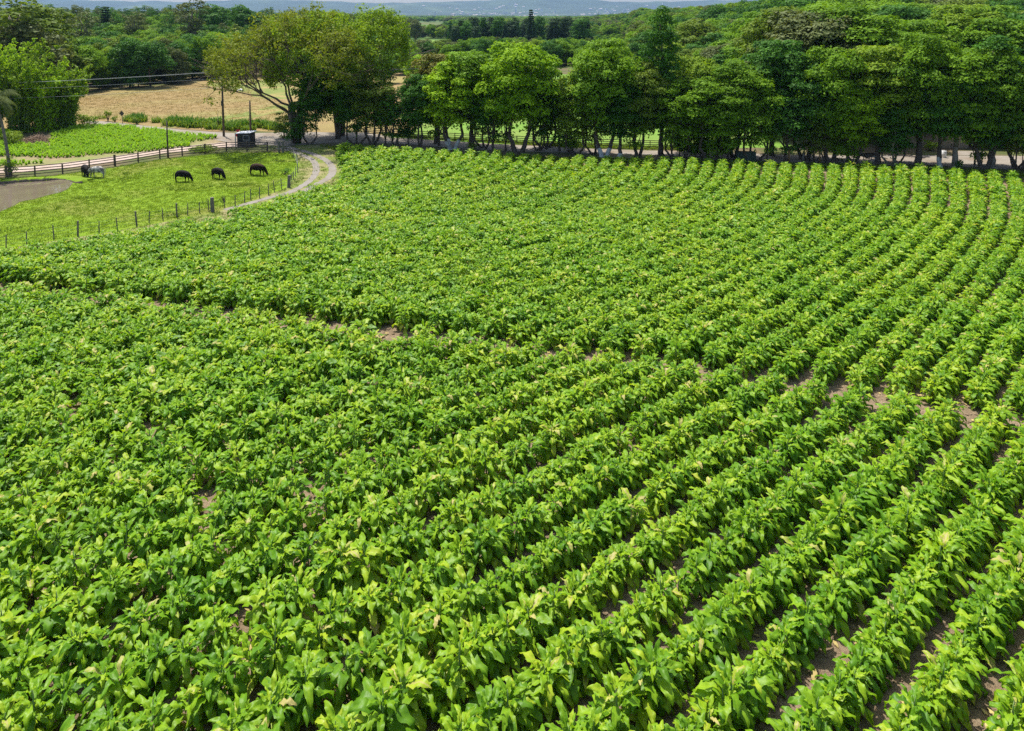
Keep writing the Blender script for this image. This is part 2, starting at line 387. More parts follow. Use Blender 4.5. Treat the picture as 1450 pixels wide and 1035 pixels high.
# pond
def cropP(L): return gp([(x / 8.06, 220 + y / 8.06) for x, y in L])
pond_px = [(-900, 360), (-300, 338), (0, 330), (100, 320), (200, 312), (300, 307), (400, 301), (500, 297), (560, 290), (640, 280), (720, 279), (790, 292), (832, 312), (800, 360), (760, 395), (700, 420), (620, 440), (520, 465), (400, 500), (300, 518), (220, 535), (150, 585), (60, 622), (0, 645), (-300, 700), (-900, 760)]
pond = cropP(pond_px)
mw_, nt, b = mat('pond_water')
nt.links.new(ramp(nt, noise(nt, 0.3, 3), [(0.3, (0.140, 0.108, 0.074)), (0.7, (0.18, 0.145, 0.105))]), b.inputs['Base Color'])
b.inputs['Roughness'].default_value = 0.05; b.inputs['Specular IOR Level'].default_value = 1.0; b.inputs['IOR'].default_value = 1.7
bump(nt, b, noise(nt, 0.9, 2, 0.5), 0.10, 0.06)
sheet('pond', pond, mw_, 0.03, 'muddy brown pond at the edge of the pasture')
def bank():
    mb = MB(); prof = [(0.0, 0.0, 1), (0.06, 0.30, 1), (0.35, 0.42, 0), (1.2, 0.30, 0), (2.6, 0.0, 0)]
    line = cropP([(-900, 360), (-300, 338), (0, 330), (100, 320), (200, 312), (300, 307), (400, 301), (500, 297), (560, 290), (640, 281), (720, 281), (790, 294), (840, 314), (905, 322), (960, 322)])
    L = []
    for i in range(len(line) - 1):
        for t in (0, .25, .5, .75): L.append((line[i][0] * (1 - t) + line[i + 1][0] * t, line[i][1] * (1 - t) + line[i + 1][1] * t))
    V = []; F = []; m = []
    for i, p in enumerate(L):
        a = L[max(i - 1, 0)]; c = L[min(i + 1, len(L) - 1)]; d = Vector((c[0] - a[0], c[1] - a[1])).normalized(); n = Vector((-d.y, d.x))
        if n.y < 0: n = -n
        k = (0.75 + 0.5 * rnd.random()) * (1 - 0.55 * smooth(len(L) * 0.55, len(L) * .72, i) + 0.5 * smooth(len(L) * .85, len(L), i))
        if i in (0, len(L) - 1): k *= 0.05
        for o_, z, _ in prof: V.append((p[0] + n.x * o_ + rnd.uniform(-.05, .05), p[1] + n.y * o_, z * k + 0.005))
    for i in range(len(L) - 1):
        for j in range(4): F.append((i * 5 + j, (i + 1) * 5 + j, (i + 1) * 5 + j + 1, i * 5 + j + 1)); m.append(0 if j < 1 else 1)
    mb.add(V, F); mb.m = m
    mb.build('pond_bank', [M['bark'], M['grass']], None, True)
    tag(bpy.data.objects['pond_bank'], 'low undercut earth bank behind the pond', kind='structure')
bank()

# hills beyond the valley and the town on their foot
def hills():
    from mathutils import noise as mn
    xs = np.linspace(-10500, 10500, 190); ys = np.linspace(5600, 11600, 74); V = []
    for y in ys:
        for x in xs:
            px = 725 + FPX * x / y
            ridge = 168 + 34 * mn.noise(Vector((x * 0.0007, 1.3, 0))) * 2 + 14 * mn.noise(Vector((x * 0.004, 7.3, 0)))
            ridge -= 25 * smooth(250, 0, abs(px - 590)) + 22 * smooth(160, 0, abs(px - 170))
            z = ridge * smooth(8200, 10300, y + 600 * mn.noise(Vector((x * 0.001, y * 0.0006, 3))))
            z2 = 175 * smooth(880, 1120, px + 60 * mn.noise(Vector((x * .002, 0, 8)))) * smooth(6300, 8700, y) 
            z2 += 90 * smooth(330, -80, px) * smooth(7000, 9500, y) * 0.4
            z = max(z, z2) + 26 * mn.fractal(Vector((x * .0016, y * .0016, 0)), 1.0, 2.0, 4) * smooth(6500, 9000, y)
            V.append((x, y, -6 if y < 5700 else z + 46 * smooth(5700, 9300, y)))
    F = [(j * 190 + i, j * 190 + i + 1, (j + 1) * 190 + i + 1, (j + 1) * 190 + i) for j in range(73) for i in range(189)]
    m, nt, b = mat('wooded_hills')
    a = ramp(nt, noise(nt, 0.0011, 8, 0.65), [(0.42, (0.012, 0.028, 0.014)), (0.58, (0.03, 0.055, 0.022)), (0.68, (0.09, 0.12, 0.05))])
    nt.links.new(a, b.inputs['Base Color']); b.inputs['Roughness'].default_value = 1
    bump(nt, b, noise(nt, 0.02, 6, 0.7), 1.0, 12)
    mb = MB(); mb.v = V; mb.f = F; mb.m = [0] * len(F)
    o = mb.build('hills', m, None, True); tag(o, 'long wooded hills on the horizon, blue with haze', kind='structure')
    town = simple('town_walls', (0.50, 0.49, 0.47), (0.66, 0.65, 0.64), 0.01, 0.8, 0)
    townroof = simple('town_roofs', (0.30, 0.22, 0.18), (0.50, 0.46, 0.43), 0.01, 0.8, 0)
    r = random.Random(5)
    protos = []
    for k in range(5):
        h = (9, 14, 24, 38, 56)[k]; wd = (30, 36, 22, 20, 20)[k]
        b_ = MB().box((0, 0, h / 2 - 8), (wd, wd * .7, h + 16))
        rf = MB()
        if k < 2: rf.add([(-wd / 2 - 1, -wd * .36 - 1, h), (wd / 2 + 1, -wd * .36 - 1, h), (wd / 2 + 1, wd * .36 + 1, h), (-wd / 2 - 1, wd * .36 + 1, h), (-wd / 2, 0, h + 5), (wd / 2, 0, h + 5)], [(0, 1, 5, 4), (2, 3, 4, 5), (0, 4, 3), (1, 2, 5), (3, 2, 1, 0)])
        else: rf.box((0, 0, h + 1.2), (wd * .5, wd * .4, 2.2))
        wi = MB()
        for zz in range(4, int(h) - 2, 6): wi.box((0, -wd * .35 - .1, zz), (wd * .8, .3, 1.6))
        protos.append((b_.mesh('wall', town), rf.mesh('roof', townroof), wi.mesh('window', M['glass'])))
    for i in range(270):
        px = r.choice([r.uniform(600, 960), r.uniform(840, 950), r.uniform(640, 780)]); d = r.uniform(4200, 9300)
        tall = r.random() < (0.45 if 860 < px < 950 else 0.12)
        k = r.choice((2, 3, 4)) if tall else r.choice((0, 0, 1, 1, 2))
        x = (px - 725) / FPX * d
        ix = int(round((x + 10500) / 21000 * 189)); iy = int(round((d - 5600) / 6000 * 73)); z = max(0, V[max(0, iy) * 190 + ix][2]) if d > 5700 else 0
        e = empty('apartment_block' if k > 1 else 'town_house', (x, d, z - 2), r.uniform(-.5, .5), r.uniform(.45, .85) * d / 7000)
        tag(e, ('distant pale town tower at the foot of the hazy hills' if k > 1 else 'distant low pale house of the town below the hazy hills'), 'building', 'towers of the distant town' if k > 1 else 'low houses of the distant town')
        for n_, me in zip(('wall', 'roof', 'window'), protos[k]): link(n_, me, e)
hills()

# ------------------------------------------------------------------ geometry-node scatter (only for uncountable stuff)
def scatter(name, pts, rots, scl, idx, protos, label, kind='stuff'):
    pc = bpy.data.collections.new('source_' + name)
    for i, o in enumerate(protos): pc.objects.link(o)
    me = bpy.data.meshes.new(name); n = len(pts)
    me.vertices.add(n); me.vertices.foreach_set('co', np.asarray(pts, np.float32).ravel())
    a = me.attributes.new('rot', 'FLOAT_VECTOR', 'POINT'); a.data.foreach_set('vector', np.asarray(rots, np.float32).ravel())
    a = me.attributes.new('scl', 'FLOAT_VECTOR', 'POINT'); a.data.foreach_set('vector', np.asarray(scl, np.float32).ravel())
    a = me.attributes.new('idx', 'INT', 'POINT'); a.data.foreach_set('value', np.asarray(idx, np.int32))
    o = link(name, me); tag(o, label, kind=kind)
    g = bpy.data.node_groups.new(name, 'GeometryNodeTree')
    g.interface.new_socket('Geometry', in_out='INPUT', socket_type='NodeSocketGeometry')
    g.interface.new_socket('Geometry', in_out='OUTPUT', socket_type='NodeSocketGeometry')
    nd, lk = g.nodes, g.links
    gi, go = nd.new('NodeGroupInput'), nd.new('NodeGroupOutput')
    iop = nd.new('GeometryNodeInstanceOnPoints'); ci = nd.new('GeometryNodeCollectionInfo')
    ci.inputs['Collection'].default_value = pc; ci.inputs['Separate Children'].default_value = True; ci.inputs['Reset Children'].default_value = True
    def at(nm, t):
        q = nd.new('GeometryNodeInputNamedAttribute'); q.data_type = t; q.inputs['Name'].default_value = nm
        return [s_ for s_ in q.outputs if s_.name == 'Attribute' and s_.enabled][0]
    lk.new(gi.outputs[0], iop.inputs['Points']); lk.new(ci.outputs[0], iop.inputs['Instance']); iop.inputs['Pick Instance'].default_value = True
    lk.new(at('idx', 'INT'), iop.inputs['Instance Index'])
    e2r = nd.new('FunctionNodeEulerToRotation'); lk.new(at('rot', 'FLOAT_VECTOR'), e2r.inputs[0]); lk.new(e2r.outputs[0], iop.inputs['Rotation'])
    lk.new(at('scl', 'FLOAT_VECTOR'), iop.inputs['Scale']); lk.new(iop.outputs[0], go.inputs[0])
    md = o.modifiers.new('scatter', 'NODES'); md.node_group = g
    return o

# ------------------------------------------------------------------ tobacco
def leaf_verts(L, W, base, az, elev, droop, rr, nl=6, twist=0.0):
    """grid (nl+1) x 5 verts of a ruffled drooping leaf"""
    V = []; side = np.array([-math.sin(az), math.cos(az), 0.0]); out = np.array([math.cos(az), math.sin(az), 0.0])
    p = np.array(base, float); e = elev; ph = rr.uniform(0, 6.28); fr = rr.uniform(1.8, 3.2); amp = rr.uniform(.08, .16) * L
    fold = rr.uniform(.15, .60); wob = rr.uniform(.03, .08) * L; wp = rr.uniform(0, 6)
    for i in range(nl + 1):
        t = i / nl
        wv = W * (math.sin(math.pi * min(1, t * 0.93 + 0.05)) ** 0.75) * (1 - 0.30 * t) if i < nl else W * .03
        up = np.array([0, 0, 1.0]) * math.cos(e) - out * math.sin(e)
        tw = twist * t
        sd = side * math.cos(tw) + up * math.sin(tw); un = up * math.cos(tw) - side * math.sin(tw)
        for k, c in enumerate((-1, -.5, 0, .5, 1)):
            ruf = amp * math.sin(ph + fr * 2 * math.pi * t + (1.9 if c < 0 else 0)) * abs(c) ** 1.3 * math.sin(math.pi * min(1, t + .08))
            q = p + sd * (wv * .5 * c * (1 - .12 * abs(c))) + un * (fold * wv * abs(c) * .5 + ruf - .04 * L * (abs(c) > .9))
            V.append(q + np.array([0, 0, 1.0]) * wob * math.sin(wp + t * 9) * (k == 2 or k == 1))
        d = out * math.cos(e) + np.array([0, 0, 1.0]) * math.sin(e)
        p = p + d * (L / nl)
        e -= droop / nl * (0.5 + 1.1 * t)
    return V

def tobacco_mesh(seed, leaves=21, hgt=1.22):
    rr = random.Random(seed); V = []; F = []; T = []
    az = rr.uniform(0, 6.28)
    for i in range(leaves):
        t = i / (leaves - 1); az += R(137.5) + rr.uniform(-.3, .3)
        z = 0.14 + (hgt - .16) * t ** 0.9
        if t > .86: L = rr.uniform(.18, .34); W = L * .40; el = R(rr.uniform(30, 75)); dr = R(rr.uniform(20, 70))
        else:
            L = rr.uniform(.42, .72) * (1 - .22 * t); W = L * rr.uniform(.30, .46); el = R(8 + 40 * t + rr.uniform(-22, 22)); dr = R(rr.uniform(90, 160))
        off = rr.uniform(.02, .16); base = (math.cos(az) * off, math.sin(az) * off, z + off * .3)
        b = len(V); V += leaf_verts(L, W, base, az, el, dr, rr, 8, rr.uniform(-.9, .9))
        F += [(b + a * 5 + c, b + a * 5 + c + 1, b + (a + 1) * 5 + c + 1, b + (a + 1) * 5 + c) for a in range(8) for c in range(4)]
        base_t = rr.gauss(.46 + .12 * (t > .8), .19)
        if t < .28 and rr.random() < .22: base_t = rr.uniform(.72, 1.02)
        for a in range(9):
            for c in range(5): T.append(base_t + (.20 if c == 2 else 0) + (.05 if a % 2 else -.05) * (c != 2) + (.10 if c in (0, 4) else 0))
    V = np.array(V); V[:, 2] = np.maximum(V[:, 2], 0.02)
    return npmesh('tobacco_leaves', V, F, M['tobacco'], {'tint': T}, smooth_=True)

NVAR = 12
tob_leaves = [tobacco_mesh(100 + i, 37 + i % 7, 1.02 + .04 * (i % 4)) for i in range(NVAR)]
tob_stem = []
for i in range(3):
    tob_stem.append(MB().tube([(0, 0, -.03), (.01, .01, .5), (0, .02, 1.0), (.01, .01, 1.16)], [.026, .022, .015, .006], 6).mesh('tobacco_stem', M['stem'], True))

KX, KY, KB = 1.0, 0.9, 6.2
EDGE_R = [(p[0] / KX, (p[1] - KB) / KY) for p in EDGE]
def edge_y(x): return float(np.interp(x, [p[0] for p in EDGE_R], [p[1] for p in EDGE_R]))
def heading(x, y):
    s = edge_y(x) - y
    hd = max(-14, min(34, 2 + (x + 0) * 0.46))
    dp = max(40, min(52, 46.5 - 0.20 * (x - 2)))
    # plants far right keep bending a little more
    k = smooth(-4, 40 + 6 * smooth(30, 60, x), s)
    return R(hd + (dp - hd) * k)

def in_field(x, y):
    return inpoly(x, y, FAR_BLOCK) or inpoly(x, y, NEAR_BLOCK)

plants = []
ex = EDGE_R[0][0] - 6
while ex < EDGE_R[-1][0] - 1:
    x, y = ex, edge_y(max(ex, EDGE_R[0][0])) - 0.3
    ph = rnd.uniform(0, .5); step = 0.25; acc = ph
    while y > 5 and x > -95:
        th = heading(x, y)
        x -= math.sin(th) * step; y -= math.cos(th) * step; acc += step
        if acc >= 0.58:
            acc -= 0.58
            if rnd.random() < .975:
                jx, jy = x * KX + rnd.uniform(-.09, .09), y * KY + KB + rnd.uniform(-.09, .09)
                if inpoly(jx, jy, FAR_BLOCK): plants.append((jx, jy))
                nx_ = jx * 1.13 - 1.0                              # the near block has its own, slightly wider rows
                if inpoly(nx_, jy, NEAR_BLOCK): plants.append((nx_, jy))
    ex += 1.83 + .17 * smooth(10, 60, ex)
from mathutils import noise as mnoise
recs = []
for (x, y) in plants:
    u, v = PX(x, y, 0.6)
    if not (-420 < u < 1870 and v < 1420): continue
    k = 1 + .16 * mnoise.noise(Vector((x * .09, y * .09, 0))) + .10 * mnoise.noise(Vector((x * .4, y * .4, 5)))
    s_ = k * rnd.uniform(.90, 1.12) * 1.08
    thin = smooth(.15, .45, mnoise.noise(Vector((x * .05 + 9, y * .05, 2)))) * smooth(45, 20, y)
    s_ *= 1 - .10 * thin
    if rnd.random() < .03: s_ *= rnd.uniform(.5, .8)
    lf_ = smooth(820, 420, u); s_ *= 1 + .08 * lf_; x += rnd.uniform(-.34, .34) * lf_; y += rnd.uniform(-.34, .34) * lf_
    if lf_ > 0 and not in_field(x, y): continue
    fx = smooth(45, 75, y) * .10; 
    recs.append((x, y, s_ * (1.22 + fx * .6), s_ * rnd.uniform(.90, 1.16), rnd.uniform(0, 6.283), rnd.uniform(-.09, .09), rnd.uniform(-.09, .09), rnd.randrange(NVAR), u, v))
vis = [r_ for r_ in recs if 5 < r_[8] < 1445 and r_[9] < 1045]
vis.sort(key=lambda r_: r_[0] ** 2 + r_[1] ** 2)
near_set = set(id(r_) for r_ in vis[:300])
first = None
for r_ in vis[:300]:
    e = empty('tobacco_plant', (r_[0], r_[1], 0.0), r_[4]); e.rotation_euler = (r_[5], r_[6], r_[4]); e.scale = (r_[2], r_[2], r_[3])
    tag(e, 'leafy green tobacco plant with drooping leaves in the nearest rows', 'tobacco plant', 'tobacco plants standing in the nearest rows')
    link('foliage', tob_leaves[r_[7]], e); link('stem', tob_stem[r_[7] % 3], e)
rest = [r_ for r_ in recs if id(r_) not in near_set]
protos = []
for i in range(NVAR):
    me = tob_leaves[i].copy(); mb = MB().tube([(0, 0, -.03), (.01, .01, .5), (0, .02, 1.0), (.01, .01, 1.16)], [.026, .022, .015, .006], 5)
    import bmesh
    me.materials.append(M['stem']); bm = bmesh.new(); bm.from_mesh(me); k0 = len(bm.faces)
    vs = [bm.verts.new(p) for p in mb.v]
    for f in mb.f: bm.faces.new([vs[q] for q in f]).material_index = 1
    bm.to_mesh(me); bm.free()
    protos.append(bpy.data.objects.new('tobacco_source_%02d' % i, me))
scatter('tobacco_rows', [(r_[0], r_[1], 0) for r_ in rest], [(r_[5], r_[6], r_[4]) for r_ in rest], [(r_[2], r_[2], r_[3]) for r_ in rest], [r_[7] for r_ in rest], protos,
        'long curving rows of tobacco plants filling the field beyond the nearest ones')

# soil clods and dropped leaves between the rows
def clod_mesh(seed):
    rr = random.Random(seed); import bmesh
    bm = bmesh.new(); bmesh.ops.create_icosphere(bm, subdivisions=1, radius=.08)
    for v in bm.verts: v.co = Vector((v.co.x * rr.uniform(.7, 1.3), v.co.y * rr.uniform(.7, 1.3), v.co.z * rr.uniform(.4, .8)))
    me = bpy.data.meshes.new('clod'); bm.to_mesh(me); bm.free(); me.materials.append(M['soil']); return me
cl = [bpy.data.objects.new('clod_%d' % i, clod_mesh(i)) for i in range(4)]
P_, R_, S_, I_ = [], [], [], []
rr = random.Random(3)
for i in range(12000):
    y = 15 + 42 * rr.random() ** 1.3; x = rr.uniform(-.8, .8) * (y + 6)
    P_.append((x, y, 0.01)); R_.append((rr.uniform(-.3, .3), 0, rr.uniform(0, 6))); q = rr.uniform(.3, 1.45) ** 1.7; S_.append((q, q, q)); I_.append(rr.randrange(4))
scatter('soil_clods', P_, R_, S_, I_, cl, 'loose clods of brown soil between the rows')
mlit = leaf_mat('dropped_leaf', (0.25, 0.17, 0.06), (0.55, 0.45, 0.18), 0.2)
lv = []
for i in range(3):
    q = random.Random(i); V = leaf_verts(.38, .2, (0, 0, .05), 0, R(8), R(20), q); V = np.array(V)
    lv.append(bpy.data.objects.new('dropped_%d' % i, npmesh('dropped', V, [(a * 5 + c, a * 5 + c + 1, a * 5 + c + 6, a * 5 + c + 5) for a in range(6) for c in range(4)], mlit, {'tint': [q.random()] * len(V)}, smooth_=True)))
P_, R_, S_, I_ = [], [], [], []
for i in range(1500):
    y = 15 + 36 * rr.random() ** 1.2; x = rr.uniform(-.8, .8) * (y + 6)
    P_.append((x, y, 0.02)); R_.append((rr.uniform(-.3, .3), rr.uniform(-.3, .3), rr.uniform(0, 6))); q = rr.uniform(.5, 1.2); S_.append((q, q, q)); I_.append(rr.randrange(3))
scatter('dropped_leaves', P_, R_, S_, I_, lv, 'withered yellow leaves lying on the soil between rows')

# ------------------------------------------------------------------ trees
def leaf_cloud(rng, clumps, leaf, per_m2, fill=0.22, squash=0.8, droop=0.0, up=0.0, cap=(-.25, .6)):
    """clumps: (x,y,z,r). returns V,F,T of rhombic leaf faces spread over the clumps"""
    C, D, Rr, tt = [], [], [], []
    for (x, y, z, r) in clumps:
        n = max(12, int(4 * math.pi * r * r * per_m2))
        d = rng.normal(size=(n, 3)); d /= np.linalg.norm(d, axis=1)[:, None]
        d[:, 2] = np.where((d[:, 2] < cap[0]) & (rng.rand(n) < cap[1]), -d[:, 2], d[:, 2])
        rad = np.where(rng.rand(n) < fill, rng.uniform(.3, .85, n), rng.uniform(.80, 1.08, n)) * r
        lump = 1 + .16 * np.sin(d[:, 0] * 5 + x * 3) * np.sin(d[:, 1] * 5 + y * 2) + .10 * np.sin(d[:, 2] * 9 + z)
        p = d * (rad * lump)[:, None]; p[:, 2] *= squash
        p += np.array([x, y, z]); C.append(p); D.append(d); Rr.append(np.full(n, r)); tt.append(np.clip(rng.normal(.5 + rng.normal() * .15, .22, n), 0, 1))
    C = np.concatenate(C); D = np.concatenate(D); T = np.concatenate(tt); n = len(C)
    nrm = D * .95 + rng.normal(size=(n, 3)) * .50; nrm[:, 2] += .35 + up; nrm /= np.linalg.norm(nrm, axis=1)[:, None]
    a = rng.normal(size=(n, 3)); a[:, 2] -= droop; a -= nrm * (a * nrm).sum(1)[:, None]; a /= np.linalg.norm(a, axis=1)[:, None] + 1e-9
    b = np.cross(nrm, a); s_ = leaf * rng.uniform(.65, 1.35, n)
    l = (a * s_[:, None]) * .62; w_ = (b * s_[:, None]) * .34
    V = np.stack([C - l, C + w_ - l * .05 + nrm * (s_ * .05)[:, None], C + l, C - w_ - l * .05 + nrm * (s_ * .05)[:, None]], 1).reshape(-1, 3)
    F = np.arange(n * 4).reshape(-1, 4)
    return V, F, np.repeat(T, 4)

def limb(mb, a, b, r0, r1, rg, n=5, sides=5, sag=0.12):
    a, b = Vector(a), Vector(b); L = (b - a).length; P = []
    for i in range(n + 1):
        t = i / n; p = a.lerp(b, t)
        p += Vector((rg.uniform(-1, 1), rg.uniform(-1, 1), 0)) * L * .035 * (0 < i < n)
        p.z += math.sin(math.pi * t) * L * sag * -1 * .5 + (t ** 1.6 - t) * (b.z - a.z) * -.25
        P.append(p)
    mb.tube(P, [r0 + (r1 - r0) * i / n for i in range(n + 1)], sides); return P

class Tree: pass
def make_tree(seed, h=16, r=5, base=4.5, nclump=34, leaf=.30, dens=9, stems=1, shape='round', trunk=.28, squash=.72, crs=(.22, .42), lean=0, bark='bark', fill=.10, droop=0, limbs=12, up=0, cap=(-.25, .6), core=0, sep=1.0):
    rg = random.Random(seed); rng = np.random.RandomState(seed)
    cl = []
    zc = (h + base) / 2; rz = (h - base) / 2
    tries = 0
    while len(cl) < nclump and tries < 3000:
        tries += 1
        a = rg.uniform(0, 2 * math.pi); t = rg.random()
        if shape == 'round':
            ze = rg.uniform(-.95, 1); rr_ = math.sqrt(max(0, 1 - (abs(ze) ** 2.2))) * (1 if ze > 0 else .95) * rg.choice((1, 1, .8, .5))
        elif shape == 'column':
            ze = rg.uniform(-1, 1); rr_ = (1 - .55 * max(0, ze) ** 1.5) * rg.uniform(.3, 1)
        elif shape == 'umbrella':
            ze = rg.uniform(-.2, 1); rr_ = math.sqrt(max(0, 1 - ze * ze * .9)) * rg.choice((1, .85, .6, .35)); 
        elif shape == 'tall':
            ze = rg.uniform(-1, 1); rr_ = (.9 - .5 * abs(ze)) * rg.choice((1, .6, .8))
        cr = r * rg.uniform(*crs) * (1 if shape != 'column' else 1.3)
        x = math.cos(a) * (r - cr * .8) * rr_; y = math.sin(a) * (r - cr * .8) * rr_
        z = zc + ze * (rz - cr * squash * .8) + rg.uniform(-.4, .4)
        if any((x - q[0]) ** 2 + (y - q[1]) ** 2 + (z - q[2]) ** 2 < (sep * (cr + q[3]) / 2) ** 2 for q in cl) and tries < 2400: continue
        cl.append((x + lean * (z / h), y, z, cr))
    V, F, T = leaf_cloud(rng, cl, leaf, dens, fill, squash, droop, up, cap)
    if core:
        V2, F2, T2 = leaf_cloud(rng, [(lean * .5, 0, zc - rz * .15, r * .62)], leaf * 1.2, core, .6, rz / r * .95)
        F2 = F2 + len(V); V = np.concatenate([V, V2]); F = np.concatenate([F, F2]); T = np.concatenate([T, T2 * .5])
    t_ = Tree(); t_.crown = npmesh('crown', V, F, LM['mid'], {'tint': T})
    mb = MB(); fz = base * .85
    order = sorted(cl, key=lambda q: -q[3])[:limbs]
    for s_ in range(stems):
        ang = 2 * math.pi * s_ / stems + rg.uniform(0, 1); sp = 0 if stems == 1 else .35 + .12 * stems
        foot = (math.cos(ang) * sp * .6, math.sin(ang) * sp * .6, -.2)
        fk = (math.cos(ang) * sp * 2.2 + lean * .3 * (stems == 1), math.sin(ang) * sp * 2.2, fz)
        tr = trunk / math.sqrt(stems) * 1.15
        P = limb(mb, foot, fk, tr * 1.15, tr * .8, rg, 5, 8, 0)
        mb.tube([(foot[0], foot[1], -.2), (foot[0], foot[1], .25)], [tr * 1.9, tr * 1.1], 8)
        top = (fk[0] * .7 + lean * .8, fk[1] * .7, zc + rz * .55)
        limb(mb, P[-1], top, tr * .8, tr * .22, rg, 5, 6, 0)
        for j, q in enumerate(order[s_::stems]):
            k = rg.uniform(.0, .6); st = Vector(P[-1]).lerp(Vector(top), k)
            limb(mb, st, (q[0], q[1], q[2] - q[3] * .2), tr * .5 * (1 - k * .5), .035, rg, 5, 5, .10)
    t_.trunk = mb.mesh('trunk', M[bark], True)
    t_.h = h; t_.tr = trunk / math.sqrt(stems) * 1.15; t_.stems = stems; t_.foots = None
    t_.limb_col = bark
    return t_

def slot_obj(o, m):
    o.material_slots[0].link = 'OBJECT'; o.material_slots[0].material = m

def place(t_, name, x, y, z, hgt, leafm, label, cat='tree', group=None, rz=None, wide=1.0, lime=0.0, bark=None):
    k = hgt / t_.h
    e = empty(name, (x, y, z), rnd.uniform(0, 6.28) if rz is None else rz, (k * wide, k * wide, k))
    tag(e, label, cat, group)
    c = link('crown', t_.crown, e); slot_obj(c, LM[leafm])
    t = link('trunk', t_.trunk, e)
    if bark: slot_obj(t, M[bark])
    return e

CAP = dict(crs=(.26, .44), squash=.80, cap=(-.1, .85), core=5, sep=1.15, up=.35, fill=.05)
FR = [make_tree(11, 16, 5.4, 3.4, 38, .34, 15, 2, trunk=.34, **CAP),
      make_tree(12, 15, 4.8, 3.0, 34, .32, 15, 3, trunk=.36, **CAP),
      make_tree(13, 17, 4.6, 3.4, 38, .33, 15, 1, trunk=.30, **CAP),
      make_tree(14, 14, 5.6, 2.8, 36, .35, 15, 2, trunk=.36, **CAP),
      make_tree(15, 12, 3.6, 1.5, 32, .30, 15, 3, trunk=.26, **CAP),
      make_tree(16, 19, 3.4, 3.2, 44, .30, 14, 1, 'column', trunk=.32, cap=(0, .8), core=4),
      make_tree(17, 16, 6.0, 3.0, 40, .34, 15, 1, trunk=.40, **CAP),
      make_tree(18, 10, 2.6, 1.2, 30, .28, 12, 1, trunk=.14)]
# front trees: base px, top px row, half-width px, kind, leaf, label
front = [
 (478, 196, 82, 46, 3, 'mid', 'mid green bushy tree filling the gap right of the big spreading tree'),
 (505, 204, 120, 28, 4, 'dark', 'dark low tree standing just right of the road junction'),
 (528, 205, 88, 34, 1, 'olive', 'olive green tree with brownish top left of the tan field gap'),
 (556, 206, 135, 26, 7, 'dark', 'small dark tree below the tan field gap'),
 (594, 209, 102, 28, 0, 'dark', 'round dark green tree just right of the tan field gap'),
 (618, 203, 62, 38, 2, 'rust', 'olive tree with rusty red tints behind the bright green one'),
 (640, 211, 95, 42, 1, 'bright', 'bright green three stemmed tree with white painted foot'),
 (668, 208, 52, 44, 2, 'mid', 'tall green tree rising behind the two bright green trees'),
 (698, 214, 110, 30, 7, 'dark', 'small dark tree between the two bright green trees'),
 (735, 217, 66, 56, 3, 'bright', 'large bright green tree with forked trunk, widest of the middle row'),
 (772, 209, 88, 34, 4, 'olive', 'olive brown sparse tree behind the large bright green one'),
 (792, 214, 118, 26, 7, 'dark', 'slim dark tree right of the large bright green tree'),
 (815, 218, 96, 32, 4, 'lime', 'middle sized green tree left of the dark domed tree'),
 (856, 222, 50, 48, 0, 'mid', 'tall domed green tree with thick white footed trunk'),
 (878, 224, 120, 34, 2, 'dark', 'dark tree with two white footed trunks'),
 (905, 222, 72, 38, 0, 'olive', 'green tree close left of the tall dark narrow tree'),
 (936, 220, 24, 30, 5, 'dark', 'tallest narrow dark tree with a pointed top'),
 (958, 226, 118, 34, 4, 'mid', 'leafy low tree beside the sunlit gap in the trees'),
 (984, 216, 70, 44, 3, 'lime', 'broad green tree right of the tall narrow dark tree'),
 (1003, 228, 118, 46, 1, 'mid', 'low spreading tree with yellowish left side over its dark trunk'),
 (1040, 224, 72, 44, 0, 'mid', 'green tree above the dark green bin'),
 (1068, 228, 112, 36, 4, 'mid', 'dense tree right beside the dark green bin'),
 (1092, 220, 58, 44, 2, 'dark', 'tall green tree left of the orange wooden post'),
 (1112, 229, 120, 34, 7, 'dark', 'thin trunked dark tree at the orange wooden post'),
 (1140, 226, 92, 44, 1, 'dark', 'dark tree right of the orange wooden post'),
 (1176, 229, 62, 50, 3, 'mid', 'large dark tree with bright clumps and a leaning trunk'),
 (1208, 231, 108, 42, 0, 'bright', 'tree with a bright lower crown left of the old cart'),
 (1242, 231, 72, 46, 2, 'lime', 'green tree right behind the old cart'),
 (1264, 234, 128, 30, 4, 'dark', 'low dark tree with three pale stems'),
 (1300, 234, 54, 50, 6, 'mid', 'wide green tree with layered crown before the shed'),
 (1331, 236, 92, 44, 0, 'dark', 'dark tree with flared white painted foot beside the white drum'),
 (1352, 237, 50, 48, 2, 'mid', 'tall tree with ivy wrapped trunk in front of the shed'),
 (1393, 238, 84, 44, 3, 'mid', 'two stemmed tree with ivy at its foot before the shed'),
 (1404, 237, 40, 42, 5, 'dark', 'tall narrow green tree right of the shed door'),
 (1445, 240, 104, 44, 1, 'lime', 'yellowish green tree at the right end of the row'),
 (1490, 243, 80, 48, 0, 'mid', 'green tree past the right end of the shed'),
 (1560, 248, 90, 55, 3, 'mid', 'last green tree of the roadside row'),
]
